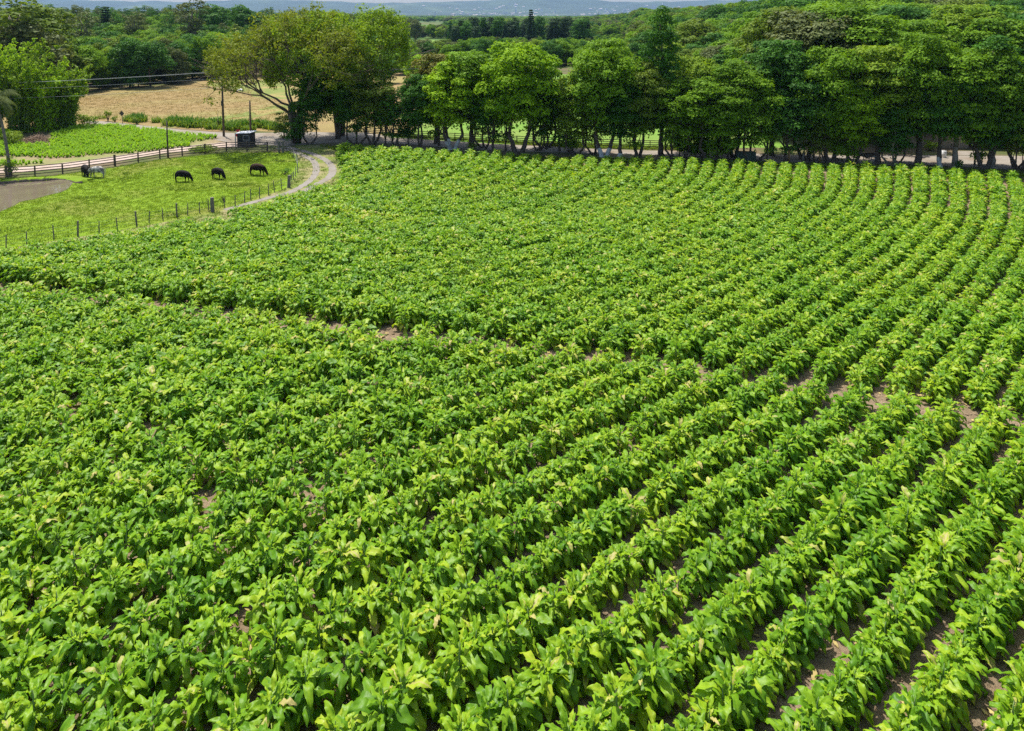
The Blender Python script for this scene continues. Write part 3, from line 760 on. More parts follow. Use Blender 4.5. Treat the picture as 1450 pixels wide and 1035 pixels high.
for i, (bx, by, ty, hw, kd, lf, lab) in enumerate(front):
    x, y = G(bx, by); dz = y * math.cos(PITCH) + H * math.sin(PITCH)
    hgt = HZ(y, ty)
    hgt = max(5, hgt * (1 + .10 * math.sin(i * 2.4))); t_ = FR[kd]
    rad = hw * dz / FPX
    rr0 = {0: 5.4, 1: 4.8, 2: 4.6, 3: 5.6, 4: 3.6, 5: 3.4, 6: 6.0, 7: 2.6}[kd]
    wide = min(1.6, max(.75, 1.13 * rad / (rr0 * hgt / t_.h)))
    e = place(t_, 'broadleaf_tree', x, y, 0, hgt, lf, lab, rz=rnd.uniform(0, 6.28), wide=wide, bark='palebark' if i in (28, 31, 33) else None)
    if 'white' in lab and 'drum' not in lab or 'flared' in lab:
        ring = MB(); tm = t_.trunk
        for p in tm.polygons:
            cs = [tm.vertices[v] for v in p.vertices]
            if len(cs) == 4 and max(c.co.z for c in cs) < 1.75: ring.add([c.co + c.normal * .02 for c in cs], [(0, 1, 2, 3)])
        ring.build('painted_foot', M['lime'], e, True)

rf = random.Random(77)
UB = [make_tree(81, 8, 3.4, .4, 26, .32, 11, 2, trunk=.14), make_tree(82, 9, 3.0, .8, 26, .32, 11, 1, trunk=.14)]
for i, bx in enumerate([546, 578, 622, 686, 716, 762, 806, 842, 900, 962, 976, 992, 1018, 1030, 1086, 1150, 1196, 1272, 1380, 1436]):
    by = np.interp(bx, [540, 700, 900, 1100, 1300, 1450], [204, 213, 221, 229, 233, 237]) + rf.uniform(-3, 2); x, y = G(bx, by)
    bushy = 955 < bx < 1035 or i % 5 == 1
    place(UB[i % 2] if bushy else FR[(7, 4)[i % 2]], 'understory_tree', x, y, 0, rf.uniform(5, 8) if bushy else rf.uniform(7, 11), ('mid', 'dark', 'mid', 'olive')[i % 4], 'low understory tree in the shade between the larger roadside trees', 'tree', 'low trees filling the gaps of the roadside row', rz=rf.uniform(0, 6), wide=rf.uniform(.8, 1.1))

# big spreading tree with thin yellowing foliage and visible limbs
def big_tree(seed, h, r, mats_name, sparse):
    rg = random.Random(seed); rng = np.random.RandomState(seed); mb = MB(); tips = []
    def grow(p, d, L, rad, lvl):
        q = p + d * L
        n = 4; P = [p + d * L * i / n + Vector((rg.uniform(-1, 1), rg.uniform(-1, 1), rg.uniform(-.4, .6))) * L * .05 * (0 < i < n) for i in range(n + 1)]
        mb.tube(P, [rad * (1 - .38 * i / n) for i in range(n + 1)], 7 if lvl < 2 else 5 if lvl < 4 else 3, cap=False)
        if lvl >= 5: tips.append((q, lvl)); return
        if lvl >= 3: tips.append((q, lvl))
        for k in range(3 if lvl < 4 else 2):
            ax = Vector((rg.uniform(-1, 1), rg.uniform(-1, 1), rg.uniform(-.35, .5))).normalized()
            nd = (d * .95 + ax * rg.uniform(.5, .8)); nd.z = nd.z * .92 + (.08 if lvl < 3 else -.10); nd.normalize()
            grow(q, nd, L * rg.uniform(.66, .86), rad * .60, lvl + 1)
    for k, (ax, ay, az) in enumerate(((-.85, -.1, .6), (-.15, -.35, 1), (.35, .1, 1), (.1, .5, .9), (-.45, .3, .9), (.8, -.2, .6), (-.55, -.6, .55), (.45, -.6, .6), (-.9, .3, .35))):
        d = Vector((ax, ay, az)).normalized()
        b0 = Vector((ax * .3, ay * .3, -.2)); m0 = Vector((ax * .9, ay * .7, h * (.17 + .02 * (k % 3))))
        mb.tube([b0, b0.lerp(m0, .5) + Vector((0, 0, .2)), m0], [.30, .22, .19], 8)
        grow(m0, d, h * .185, .15, 1)
    T = [(p.x, p.y, p.z) for p, l in tips]
    T = [(x * min(1, r / max(.1, math.hypot(x, y))), y * min(1, r / max(.1, math.hypot(x, y))), min(z, h)) for x, y, z in T]
    cl = [(x, y, z, rg.uniform(.5, 1.05)) for x, y, z in T]
    V, F, Tt = leaf_cloud(rng, cl, .26, sparse, .6, .75)
    return mb, (V, F, Tt)
def put_big(seed, bx, by, ty, hw, leafm, sparse, label):
    x, y = G(bx, by); dz = y * math.cos(PITCH) + H * math.sin(PITCH); hgt = HZ(y, ty)
    mb, (V, F, Tt) = big_tree(seed, hgt, hw * dz / FPX, leafm, sparse)
    zm = np.percentile(V[:, 2], 99.5); k = hgt / zm
    e = empty('spreading_tree', (x, y, 0), 0, (k, k, k)); tag(e, label, 'tree')
    mb.build('trunk', M['bark'], e, True)
    link('crown', npmesh('crown', V, F, LM[leafm], {'tint': Tt}), e)
put_big(31, 420, 202, 10, 84, 'yellow', 2.0, 'huge spreading tree with thin yellowing foliage and bare dark limbs')
put_big(37, 482, 192, 14, 66, 'lime', 4.0, 'tall yellow green tree standing right behind the huge spreading tree')
x, y = G(418, 204); e = place(FR[7], 'ivy_bush', x, y, 0, 5.6, 'dark', 'dark ivy thicket wrapped around the foot of the spreading tree', 'bush', rz=1, wide=1.25); e.location.z = -1.2
x, y = G(438, 203); e = place(FR[4], 'understory_tree', x, y, 0, 10.5, 'dark', 'dark understory tree leaning on the spreading tree', 'tree', rz=2, wide=.9)
x, y = G(402, 196); e = place(FR[7], 'understory_tree', x, y, 0, 5.5, 'weed', 'low leafy shrub left of the spreading tree trunk', 'bush', rz=2, wide=1.2); e.location.z = -.9

# wood trees (shared meshes)
WD = [make_tree(51, 13, 5.2, 0.6, 32, .42, 9, 1, trunk=.25, limbs=5), make_tree(52, 13, 4.6, 0.6, 30, .42, 9, 1, trunk=.25, limbs=5, crs=(.28, .42)),
      make_tree(53, 13, 5.8, 1.2, 36, .42, 8.5, 1, 'umbrella', trunk=.28, limbs=6), make_tree(54, 14, 4.0, 0.8, 32, .40, 9, 1, 'column', trunk=.25, limbs=5)]
EUC = [make_tree(61, 24, 4.6, 9, 26, .50, 3.6, 1, 'tall', trunk=.34, limbs=14, bark='palebark', crs=(.2, .34), droop=.5), make_tree(62, 22, 4.2, 7, 24, .50, 3.4, 1, 'tall', trunk=.30, limbs=14, bark='palebark', crs=(.2, .36), droop=.5)]
def pine_tree(seed, h=18, r=3.6):
    rg = random.Random(seed); rng = np.random.RandomState(seed); cl = []; mb = MB()
    mb.tube([(0, 0, -.2), (0, 0, h * .5), (0, 0, h * .97)], [.3, .2, .05], 7)
    z = h * .18
    while z < h:
        t = (z - h * .18) / (h * .82); rr_ = r * (1 - t * .80) * rg.uniform(.75, 1.1); n = 6 if t < .7 else 4
        for k in range(n):
            a = 2 * math.pi * k / n + rg.uniform(-.4, .4)
            for f in (.45, .88): cl.append((math.cos(a) * rr_ * f, math.sin(a) * rr_ * f, z + .2 * f, r * .20 * (1.25 - t * .6)))
            mb.tube([(0, 0, z), (math.cos(a) * rr_ * .9, math.sin(a) * rr_ * .9, z + .2)], [.06, .02], 4)
        z += h * .052
    V, F, T = leaf_cloud(rng, cl, .5, 6, .4, .6)
    t_ = Tree(); t_.crown = npmesh('crown', V, F, LM['pine'], {'tint': T}); t_.trunk = mb.mesh('trunk', M['bark'], True); t_.h = h; return t_
PN = [pine_tree(71), pine_tree(72, 18, 4.2)]

YB = [(-900, 170), (-300, 160), (-150, 152), (0, 142), (110, 134), (320, 113), (420, 107), (540, 103), (575, 99), (600, 92), (700, 92), (880, 98), (940, 118), (985, 165), (1050, 186), (1130, 200), (1230, 206), (1290, 192), (1480, 190), (1700, 205), (2300, 225)]
FIELD_HOLES = [(538, 55, 672, 74), (574, 33, 632, 51)]
def front_y(px): return float(np.interp(px, [p[0] for p in YB], [p[1] for p in YB]))
wood = []
def try_tree(x, y, cell):
    z = terrain(x, y); u, v = PX(x, y, 0)
    if u < -330 or u > 1780 or v > front_y(u) or v < 22.7: return
    if any(a <= u <= c and b_ <= v <= d for a, b_, c, d in FIELD_HOLES): return
    if 1255 < u < 1500 and v > 186: return
    wood.append([x, y, z, u, v])
r2 = random.Random(21)
def grid(y0, y1, cell, prob=1.0, patch=None):
    yy = y0
    while yy < y1:
        xx = -1.15 * yy - 30
        while xx < 1.15 * yy + 30:
            if r2.random() < prob and (patch is None or mnoise.noise(Vector((xx * patch, yy * patch, 4))) > 0.0):
                try_tree(xx + r2.uniform(-.42, .42) * cell, yy + r2.uniform(-.42, .42) * cell, cell)
            xx += cell
        yy += cell * .95
grid(108, 330, 7.2); grid(330, 620, 11.5, .95); grid(620, 1400, 19, .9, .004); grid(1400, 4300, 42, .8, .0016)
wood.sort(key=lambda q: q[1])
indiv = []; far = []
for q in wood:
    x, y, z, u, v = q
    # height wanted by zone
    if u > 900 and y < 330:
        if r2.random() < .42: continue
        hgt = r2.uniform(12.5, 16) + r2.uniform(3, 8) * smooth(1000, 1150, u)
    elif u > 900: hgt = r2.uniform(13, 17) + 2.5 * smooth(950, 1100, u)
    elif u > 555: hgt = r2.uniform(7.5, 10.5) if y < 300 else (r2.uniform(5.0, 7.5) if y < 520 else r2.uniform(8, 12))
    elif u < 90: hgt = r2.uniform(12, 16) 
    else: hgt = r2.uniform(10, 13.5) if y < 300 else r2.uniform(11, 15)
    if y > 900: hgt *= 1.15
    kd = r2.choice((0, 0, 1, 1, 2, 3))
    lf = r2.choices(('mid', 'dark', 'olive', 'lime', 'grey', 'rust', 'bright'), (8, 7, 3, 1.6, 1.5, .2, .6) if y < 350 else (8, 5, 2.5, 1.5, 4, .3, .2))[0]
    if u < 540 and y > 300 and r2.random() < .30: kd = 10 + r2.randrange(2); hgt = r2.uniform(15, 21); lf = r2.choice(('grey', 'olive', 'dark'))
    rec = (x, y, z, hgt, kd, lf, u)
    (indiv if -60 < u < 1510 and len(indiv) < 258 else far).append(rec)
for (x, y, z, hgt, kd, lf, u) in indiv:
    t_ = EUC[kd - 10] if kd >= 10 else (FR[(0, 2, 3, 6)[kd]] if u > 900 and y < 230 else WD[kd])
    zone = 'left' if u < 540 else ('mid' if u < 900 else 'right')
    look = {'mid': 'green', 'dark': 'dark green', 'olive': 'olive', 'lime': 'light green', 'grey': 'grey green', 'rust': 'rusty', 'bright': 'bright green'}[lf]
    if zone == 'left': lab, grp = look + ' tree of the dense wood beyond the tan dry field', look + ' trees of the wood beyond the dry field'
    elif zone == 'mid': lab, grp = look + ' tree in the wood seen over the middle of the roadside row', look + ' trees of the middle wood'
    else: lab, grp = look + ' tree on the wooded rise behind the shed and roadside row', look + ' trees on the wooded rise'
    place(t_, 'eucalyptus_tree' if kd >= 10 else 'wood_tree', x, y, z - .3, hgt, lf, lab, 'tree', grp, wide=r2.uniform(.9, 1.2) * (1.15 if u > 900 else 1))
prs = []
def proto(me, leafm, nm, tr):
    m2 = me.copy(); m2.materials.clear(); m2.materials.append(LM[leafm]); m2.materials.append(M['bark'])
    import bmesh
    bm = bmesh.new(); bm.from_mesh(m2)
    vs = [bm.verts.new(v.co) for v in tr.vertices]; bm.verts.ensure_lookup_table()
    for p in tr.polygons:
        try: bm.faces.new([vs[i] for i in p.vertices]).material_index = 1
        except ValueError: pass
    bm.to_mesh(m2); bm.free(); o = bpy.data.objects.new(nm, m2); prs.append(o)
pk = []
for lf in ('mid', 'dark', 'olive', 'lime', 'grey', 'rust', 'bright'):
    for kd in (0, 2, 10) if lf in ('mid', 'dark', 'grey', 'olive') else (0,):
        t_ = EUC[0] if kd == 10 else WD[kd]; proto(t_.crown, lf, 'wood_source_%02d' % len(prs), t_.trunk); pk.append((lf, kd, t_.h))
P_, R_, S_, I_ = [], [], [], []
for (x, y, z, hgt, kd, lf, u) in far:
    want = 10 if kd >= 10 else (2 if kd in (2, 3) else 0)
    c = [i for i, k in enumerate(pk) if k[0] == lf and k[1] == want] or [i for i, k in enumerate(pk) if k[0] == lf]
    i = c[0]; s_ = hgt / pk[i][2]; wd = r2.uniform(1, 1.35) * (1 + .8 * smooth(600, 1400, y) + 1.2 * smooth(1400, 3000, y))
    P_.append((x, y, z - .3)); R_.append((0, 0, r2.uniform(0, 6.28))); S_.append((s_ * wd, s_ * wd, s_)); I_.append(i)
scatter('far_woodland', P_, R_, S_, I_, prs, 'far woods running back to the hazy valley floor')

# conifers in the distance
for i, px in enumerate([637, 645, 652, 660, 667, 674, 684, 692, 699, 706, 715, 724, 733, 741, 752, 764, 778, 786, 797, 804, 812, 823, 831, 640, 656, 671, 696, 711, 729, 746, 790, 808]):
    d = 440 + r2.uniform(-20, 40) + (30 if i > 22 else 0); ty = r2.choice((r2.uniform(24, 30), r2.uniform(28, 39))); lab = 'dark tree in the distant row of dark trees, about as tall as its neighbours'; gr = 'dark trees in the distant row'
    if px == 752: ty = 13; lab = 'tallest dark conifer, standing out above the distant row of dark trees'; gr = None
    hgt = HZ(d, ty); PN_ = px == 752 or i % 2 == 0
    place((PN[0], WD[3], PN[1], WD[1])[i % 4] if px != 752 else PN[0], 'conifer_tree' if PN_ else 'skyline_tree', (px - 725) / FPX * d * .99, d, 0, hgt, 'pine' if i % 3 else 'dark', lab, 'tree', gr, wide=r2.uniform(.8, 1.5))
# emergent trees with a place of their own
for px, d, ty, kd, lf, wd, lab in (
  (271, 290, -6, 'e', 'grey', 1.7, 'tall open crowned grey tree rising above the left wood'),
  (300, 330, 8, 'w', 'dark', 1.3, 'dark rounded tree right of the tall grey tree above the left wood'),
  (343, 350, 9, 'w', 'dark', 1.3, 'dark tree on the skyline left of the huge spreading tree'),
  (150, 330, 8, 'p', 'pine', 1.2, 'dark pointed tree standing up from the left wood'),
  (12, 150, -8, 'e', 'olive', 2.2, 'tall olive tree at the top left corner'),
  (48, 175, 8, 'w', 'olive', 1.5, 'dark olive tree above the bamboo'),
  (28, 150, 32, 'w', 'grey', 1.4, 'grey green round tree directly above the bamboo'),
  (88, 210, 12, 'e', 'grey', 1.4, 'feathery grey tree behind the bamboo'),
  (115, 240, 14, 'e', 'grey', 1.4, 'slender feathery tree left of the pointed dark tree'),
  (190, 300, 14, 'e', 'grey', 1.5, 'feathery tree right of the pointed dark tree'),
  (1017, 300, 8, 'w', 'dark', 1.2, 'dark tree on the skyline above the tall narrow tree, left one'),
  (1078, 330, -1, 'w', 'dark', 1.0, 'small dark tree on the skyline at the upper end of the rise'),
  (1048, 300, 12, 'w', 'dark', 1.1, 'dark domed tree on the skyline between two dark trees'),
  (1125, 280, 4, 'w', 'dark', 1.1, 'dark round tree at the top of the wooded rise'),
  (985, 190, 30, 'w', 'olive', 1.5, 'yellow green domed tree right of the tall narrow dark tree'),
  (1075, 160, 14, 'f', 'mid', 1.1, 'pale green tall tree standing above the roadside row'),
  (1300, 170, 2, 'f', 'mid', 1.2, 'large green tree on the rise above the shed'),
  (1240, 175, 8, 'f', 'mid', 1.2, 'green tree on the rise, left of the one above the shed'),
  (1370, 180, 4, 'f', 'lime', 1.2, 'light crowned tree on the rise behind the shed roof'),
  (1430, 170, 6, 'f', 'dark', 1.3, 'dark tree on the rise near the right edge'),
  (1180, 150, 22, 'f', 'lime', 1.1, 'light green tree on the rise above the old cart'),
  (590, 210, 78, 'w', 'bright', 1.6, 'light green low tree at the back edge of the tan field'),
  (572, 235, 66, 'w', 'mid', 1.6, 'green tree behind the light green one by the tan field'),
  (545, 205, 78, 'w', 'dark', 1.4, 'dark tree left of the light green one by the tan field'),
  (576, 560, 26, 'w', 'grey', 1.3, 'grey distant tree left of the distant green field'),
  (588, 545, 28, 'w', 'grey', 1.0, 'smaller grey distant tree left of the distant green field')):
    x = (px - 725) / FPX * d * (1 + .05 * 0); z = terrain(x, d); hgt = HZ(d, ty) - z
    t_ = {'e': EUC[0], 'w': WD[1], 'p': PN[0], 'f': FR[0]}[kd]
    # perspective: use the depth along the view axis for x
    dz = d * math.cos(PITCH) + (H - z - hgt * .6) * math.sin(PITCH); x = (px - 725) / FPX * dz
    place(t_, 'emergent_tree', x, d, z - .3, max(5, hgt), lf, lab, 'tree', wide=wd)

# ------------------------------------------------------------------ bamboo, palm, shrubs
def bamboo(seed, h, r, n=70):
    rg = random.Random(seed); rng = np.random.RandomState(seed); mb = MB(); cl = []
    for i in range(n):
        a = rg.uniform(0, 6.28); r0 = r * .30 * math.sqrt(rg.random()); out = r * rg.uniform(.3, 1.0); hh = h * rg.uniform(.55, 1.08)
        p0 = Vector((math.cos(a) * r0, math.sin(a) * r0, -.1)); P = []
        for k in range(7):
            t = k / 6; P.append(p0 + Vector((math.cos(a) * out * t ** 2.2, math.sin(a) * out * t ** 2.2, hh * (t - .22 * t ** 3.5))))
        mb.tube(P, [.05 * (1 - .8 * k / 6) for k in range(7)], 4)
        for k in range(0, 7):
            for j in range(3 if k > 1 else 1):
                q = P[k] + Vector((rg.uniform(-.5, .5), rg.uniform(-.5, .5), rg.uniform(-.7, .4) + .5 * (k < 1))); cl.append((q.x, q.y, q.z, rg.uniform(.35, .75) * (1.1 - .09 * k)))
    V, F, T = leaf_cloud(rng, cl, .34, 5, .6, 1.2, droop=1.2)
    return mb, V, F, T
for (bx, by, ty, hw, lf, lab) in ((95, 181, 92, 26, 'lime', 'rightmost bamboo clump with upright feathery culms by the dry field'), (62, 184, 88, 42, 'bright', 'arching bright bamboo clump, second from the dry field'),
        (28, 187, 62, 48, 'lime', 'tall arching bamboo clump behind the palm'), (-14, 190, 60, 50, 'bright', 'leftmost bamboo clump cut by the picture edge'), (-70, 195, 60, 60, 'bright', 'bamboo clump past the leftmost one')):
    x, y = G(bx, by); dz = y * math.cos(PITCH) + H * math.sin(PITCH); hgt = HZ(y, ty)
    mb, V, F, T = bamboo(bx + 200, hgt * 1.22, hw * dz / FPX * 1.1)
    e = empty('bamboo_clump', (x, y, 0)); tag(e, lab, 'bamboo')
    mb.build('culms', M['stem'], e, True); link('foliage', npmesh('foliage', V, F, LM[lf], {'tint': T}), e)

def palm():
    x, y = G(15, 249); e = empty('palm_tree', (x, y, 0)); tag(e, 'leaning palm with drooping grey green fronds beside the pond', 'palm')
    mb = MB(); top = Vector((-1.3, 0.0, 9.6)); P = [Vector((0, 0, -.2)).lerp(top, t) + Vector((.25 * math.sin(3 * t), 0, 0)) for t in np.linspace(0, 1, 9)]
    mb.tube(P, [.26] + [.19 - .006 * k for k in range(8)], 9); mb.build('trunk', M['greywood'], e, True)
    rg = random.Random(4); V = []; F = []; T = []
    for i in range(30):
        a = i * R(137.5); el = R(rg.uniform(-25, 65)); L = rg.uniform(2.6, 3.6); p = top.copy(); n = 12; d_e = el
        out = Vector((math.cos(a), math.sin(a), 0)); side = Vector((-math.sin(a), math.cos(a), 0))
        for k in range(n):
            q = p + (out * math.cos(d_e) + Vector((0, 0, 1)) * math.sin(d_e)) * L / n; t = (k + .5) / n
            for sgn in (-1, 1):
                for j in range(3):
                    b0 = p.lerp(q, j / 3); ll = .75 * math.sin(math.pi * min(1, t * .85 + .12)) * rg.uniform(.8, 1.1)
                    tip = b0 + side * sgn * ll * .55 + out * ll * .35 + Vector((0, 0, -ll * rg.uniform(.5, 1.0)))
                    w_ = (q - p).normalized() * .05; b_ = len(V)
                    V += [b0 - w_, b0 + w_, tip + w_ * .3, tip - w_ * .3]; F.append((b_, b_ + 1, b_ + 2, b_ + 3)); T += [rg.random()] * 4
            p = q; d_e -= R(120) / n * (.5 + t)
    link('fronds', npmesh('fronds', np.array([v[:] for v in V]), F, LM['grey'], {'tint': T}), e)
    rng = np.random.RandomState(3); V, F, T = leaf_cloud(rng, [(.1, -.1, .7, .75), (-.3, 0, 1.5, .6), (.35, -.1, 1.3, .5), (0, 0, 2.2, .38)], .2, 22)
    link('ivy', npmesh('ivy', V, F, LM['weed'], {'tint': T}), e)
palm()

def shrub(name, bx, by, hgt, rad, lf, lab, seed, group=None, leaf=.22, dens=16, n=7, flat=.9):
    x, y = G(bx, by); rg = random.Random(seed); rng = np.random.RandomState(seed)
    cl = [(rg.uniform(-1, 1) * rad * .55, rg.uniform(-1, 1) * rad * .55, hgt * rg.uniform(.3, .68), rad * rg.uniform(.35, .55)) for _ in range(n)]
    V, F, T = leaf_cloud(rng, cl, leaf, dens, .3, min(1.3, flat * hgt / (rad * 1.4)))
    V[:, 2] = np.abs(V[:, 2])
    e = empty(name, (x, y, 0)); tag(e, lab, 'shrub', group)
    link('foliage', npmesh('foliage', V, F, LM[lf], {'tint': T}), e)
    mb = MB()
    for c in cl: mb.tube([(0, 0, -.05), (c[0], c[1], c[2])], [.05, .02], 4)
    mb.build('stem', M['bark'], e)
shrub('leafy_shrub', 24, 205, 2.3, 2.0, 'weed', 'rounded shrub with rusty top beside the brush pile', 1)
shrub('leafy_shrub', 2, 200, 2.4, 1.8, 'bright', 'bright shrub under the bamboo at the picture edge', 2)
shrub('leafy_shrub', 118, 178, 2.4, 1.1, 'lime', 'light green broad leaved shrub, left of three by the road', 3)
shrub('leafy_shrub', 126, 178, 2.2, .9, 'lime', 'light green broad leaved shrub, middle of three by the road', 4)
shrub('leafy_shrub', 134, 179, 2.3, .8, 'mid', 'darker rounded shrub, right of three by the road', 5)
shrub('leafy_shrub', 153, 172, 2.6, .9, 'weed', 'upright narrow shrub on the edge of the tan field', 6)
shrub('leafy_shrub', 163, 173, 1.5, .7, 'weed', 'small shrub left of the diamond sign', 7)
shrub('leafy_shrub', 194, 176, 1.6, .9, 'weed', 'small shrub right of the diamond sign', 8)
shrub('leafy_shrub', 672, 212, 1.3, 1.5, 'olive', 'low dry shrub at the roadside under the trees', 9, leaf=.14, dens=10)
shrub('leafy_shrub', 1316, 213, 1.5, 1.3, 'lime', 'light shrub left of the flared white tree foot', 10)
shrub('leafy_shrub', 1358, 238, 1.2, .9, 'dark', 'dark ivy shrub at the foot of the ivy wrapped tree', 11)
shrub('leafy_shrub', 1390, 236, 3.2, 1.0, 'mid', 'upright vase shaped shrub hugging the two stemmed tree', 12)
shrub('leafy_shrub', 1255, 213, 1.2, 1.2, 'weed', 'low weedy shrub across the road from the old cart', 13)
shrub('leafy_shrub', 318, 286, .9, .5, 'weed', 'thin weed bush by the wire fence next to the thick post', 14, leaf=.12, dens=8)
shrub('leafy_shrub', 402, 247, 1.0, 1.1, 'dark', 'dark weed clump inside the bend of the wire fence', 15, leaf=.12, dens=9)
shrub('leafy_shrub', 292, 215, .9, 2.6, 'weed', 'wide leafy weed patch by the rail fence corner', 16, leaf=.16)

# brush pile
def brush():
    x, y = G(52, 201); mb = MB(); rg = random.Random(8)
    for i in range(220):
        a = rg.uniform(0, 6.28); q = math.sqrt(rg.random()); c = Vector((math.cos(a) * q * 2.4, math.sin(a) * q * 1.6, .9 * (1 - q) + .1)); d = Vector((rg.uniform(-1, 1), rg.uniform(-1, 1), rg.uniform(-.3, .4))).normalized() * rg.uniform(.5, 1.1)
        mb.tube([c - d, c + d * .2 + Vector((0, 0, .08)), c + d], [.035, .03, .012], 4)
    o = mb.build('brush_pile', M['brush']); o.location = (x, y, 0); tag(o, 'heap of dry brown brushwood at the edge of the young crop', 'brush pile')
brush()

# weeds, crop, grass tufts (uncountable)
def tuft_proto(nm, n, h, wdt, m, spread, seed, lean=.5):
    rg = random.Random(seed); V = []; F = []; T = []
    for i in range(n):
        a = rg.uniform(0, 6.28); b = Vector((rg.uniform(-1, 1), rg.uniform(-1, 1), 0)) * spread; hh = h * rg.uniform(.6, 1.2)
        o = Vector((math.cos(a), math.sin(a), 0)); s_ = Vector((-math.sin(a), math.cos(a), 0)) * wdt * rg.uniform(.6, 1.2); k = len(V)
        m_ = b + o * lean * hh * .35 + Vector((0, 0, hh * .65)); t = b + o * lean * hh + Vector((0, 0, hh * rg.uniform(.6, 1)))
        V += [b - s_ * .5, b + s_ * .5, m_ - s_ * .6, m_ + s_ * .6, t - s_ * .08, t + s_ * .08]; F += [(k, k + 1, k + 3, k + 2), (k + 2, k + 3, k + 5, k + 4)]; T += [rg.random()] * 6
    return bpy.data.objects.new(nm, npmesh(nm, np.array([v[:] for v in V]), F, m, {'tint': T}))
def spread(name, polys, n, protos, label, sc=(.7, 1.3), seed=1, keep=None, z=0.0):
    rg = random.Random(seed); P_, R_, S_, I_ = [], [], [], []
    for P in polys:
        xs = [p[0] for p in P]; ys = [p[1] for p in P]; c = 0; tries = 0
        while c < n // len(polys) and tries < n * 8:
            tries += 1; x, y = rg.uniform(min(xs), max(xs)), rg.uniform(min(ys), max(ys))
            if not inpoly(x, y, P) or (keep and not keep(x, y)): continue
            c += 1; P_.append((x, y, z)); R_.append((0, 0, rg.uniform(0, 6.28))); s_ = rg.uniform(*sc); S_.append((s_, s_, s_)); I_.append(rg.randrange(len(protos)))
    return scatter(name, P_, R_, S_, I_, protos, label)
PAST_IN = gp([(-120, 262), (0, 252), (70, 249), (172, 235), (237, 224), (320, 216), (395, 215), (414, 213), (420, 232), (416, 250), (398, 266), (350, 286), (300, 300), (194, 320), (111, 334), (9, 350), (-120, 370)])
def notpond(x, y): return not inpoly(x, y, pond)
spread('pasture_grass', [PAST_IN], 16000, [tuft_proto('tuft_%d' % i, 9, .09, .03, LM['tuft'], .22, i) for i in range(3)], 'short grazed grass covering the pasture', (.6, 1.3), 2, notpond, .008)
def clumpy(x, y): return notpond(x, y) and mnoise.noise(Vector((x * .2, y * .35, 1))) > .22
spread('pasture_weeds', [PAST_IN], 550, [tuft_proto('weed_%d' % i, 16, .2, .05, LM['weed'], .25, 10 + i) for i in range(3)], 'darker weed clumps dotted over the pasture', (.6, 1.3), 3, clumpy, .008)
spread('verge_weeds', [VERGE[:-3]], 2500, [tuft_proto('vtuft_%d' % i, 9, .2, .03, LM['olive'], .2, 20 + i) for i in range(2)], 'olive grass along the wire fence', (.6, 1.2), 4, lambda x, y: y < 112 and min(math.hypot(x - q[0], y - q[1]) for q in crop5([(0, 925), (300, 850), (500, 760), (680, 640), (770, 520), (775, 400), (715, 310), (600, 245), (820, 690), (960, 610), (1035, 530), (1040, 430), (975, 340), (875, 275), (740, 215), (600, 170), (480, 195), (330, 150), (400, 805), (880, 655), (1000, 570), (1045, 480), (1015, 385), (930, 310), (590, 700), (730, 580), (785, 460), (750, 350), (660, 275), (150, 888), (-150, 965), (-350, 1020), (-700, 1120)])) > .95)
WEEDSTRIP = gp([(140, 168), (230, 178), (300, 183), (345, 186), (405, 186), (405, 178), (340, 176), (300, 174), (230, 171), (150, 165)])
spread('roadside_weeds', [WEEDSTRIP], 800, [tuft_proto('rweed_%d' % i, 26, .9, .10, LM['weed'], .7, 30 + i, .6) for i in range(3)] + [tuft_proto('rweed_d', 26, 1.1, .12, LM['dark'], .5, 40, .4)], 'tall weeds and brush along the far side of the road', (.2, 1.45), 5, lambda x, y: mnoise.noise(Vector((x * .3, y * .3, 0))) > .02)
spread('shade_undergrowth', [gp([(455, 207), (640, 216), (800, 224), (1000, 229), (1200, 234), (1450, 246), (1450, 252), (1200, 240), (1000, 235), (800, 229), (640, 221), (478, 214)]), gp([(540, 190), (640, 197), (750, 202), (900, 207), (1010, 211), (1010, 213.5), (850, 210.5), (700, 202.5), (560, 193.8)])], 3000, [tuft_proto('ug_%d' % i, 14, .35, .05, LM['weed'], .35, 50 + i) for i in range(2)] + [tuft_proto('ug_d', 14, .4, .05, LM['olive'], .35, 55)], 'low undergrowth in the shade of the roadside trees', (.5, 1.3), 6)
spread('dry_grass', [gp([(60, 180), (140, 170), (300, 178), (400, 182), (420, 150), (320, 116), (110, 137), (20, 150)])], 5000, [tuft_proto('dry_%d' % i, 9, .16, .05, leaf_mat('straw_%d' % i, (.21, .155, .065), (.29, .22, .10), .3), .5, 60 + i) for i in range(2)], 'dry tan grass standing in the field before the wood', (.6, 1.4), 7)
# young crop rows
P_, R_, S_, I_ = [], [], [], []; rg = random.Random(12)
cdir = Vector((G(240, 187)[0] - G(40, 195)[0], G(240, 187)[1] - G(40, 195)[1])).normalized(); cn = Vector((-cdir.y, cdir.x)); c0 = Vector(G(150, 205))
for i in range(-40, 40):
    for j in range(-110, 110):
        p = c0 + cn * (i * .85) + cdir * (j * .5); x, y = p.x + rg.uniform(-.12, .12), p.y + rg.uniform(-.12, .12)
        u, v = PX(x, y, 0); lim = 233 - (u - 30) * .103 + 9 * mnoise.noise(Vector((x * .1, y * .1, 0)))
        if inpoly(x, y, CROP) and -60 < u and v < lim and mnoise.noise(Vector((x * .10, y * .16, 3))) > -.42 + .3 * smooth(-14, 0, v - lim) and not (28 < u < 72 and 184 < v < 206):
            P_.append((x, y, .016)); R_.append((0, 0, rg.uniform(0, 6))); s_ = rg.uniform(.6, 1.25); S_.append((s_, s_, s_)); I_.append(rg.randrange(3))
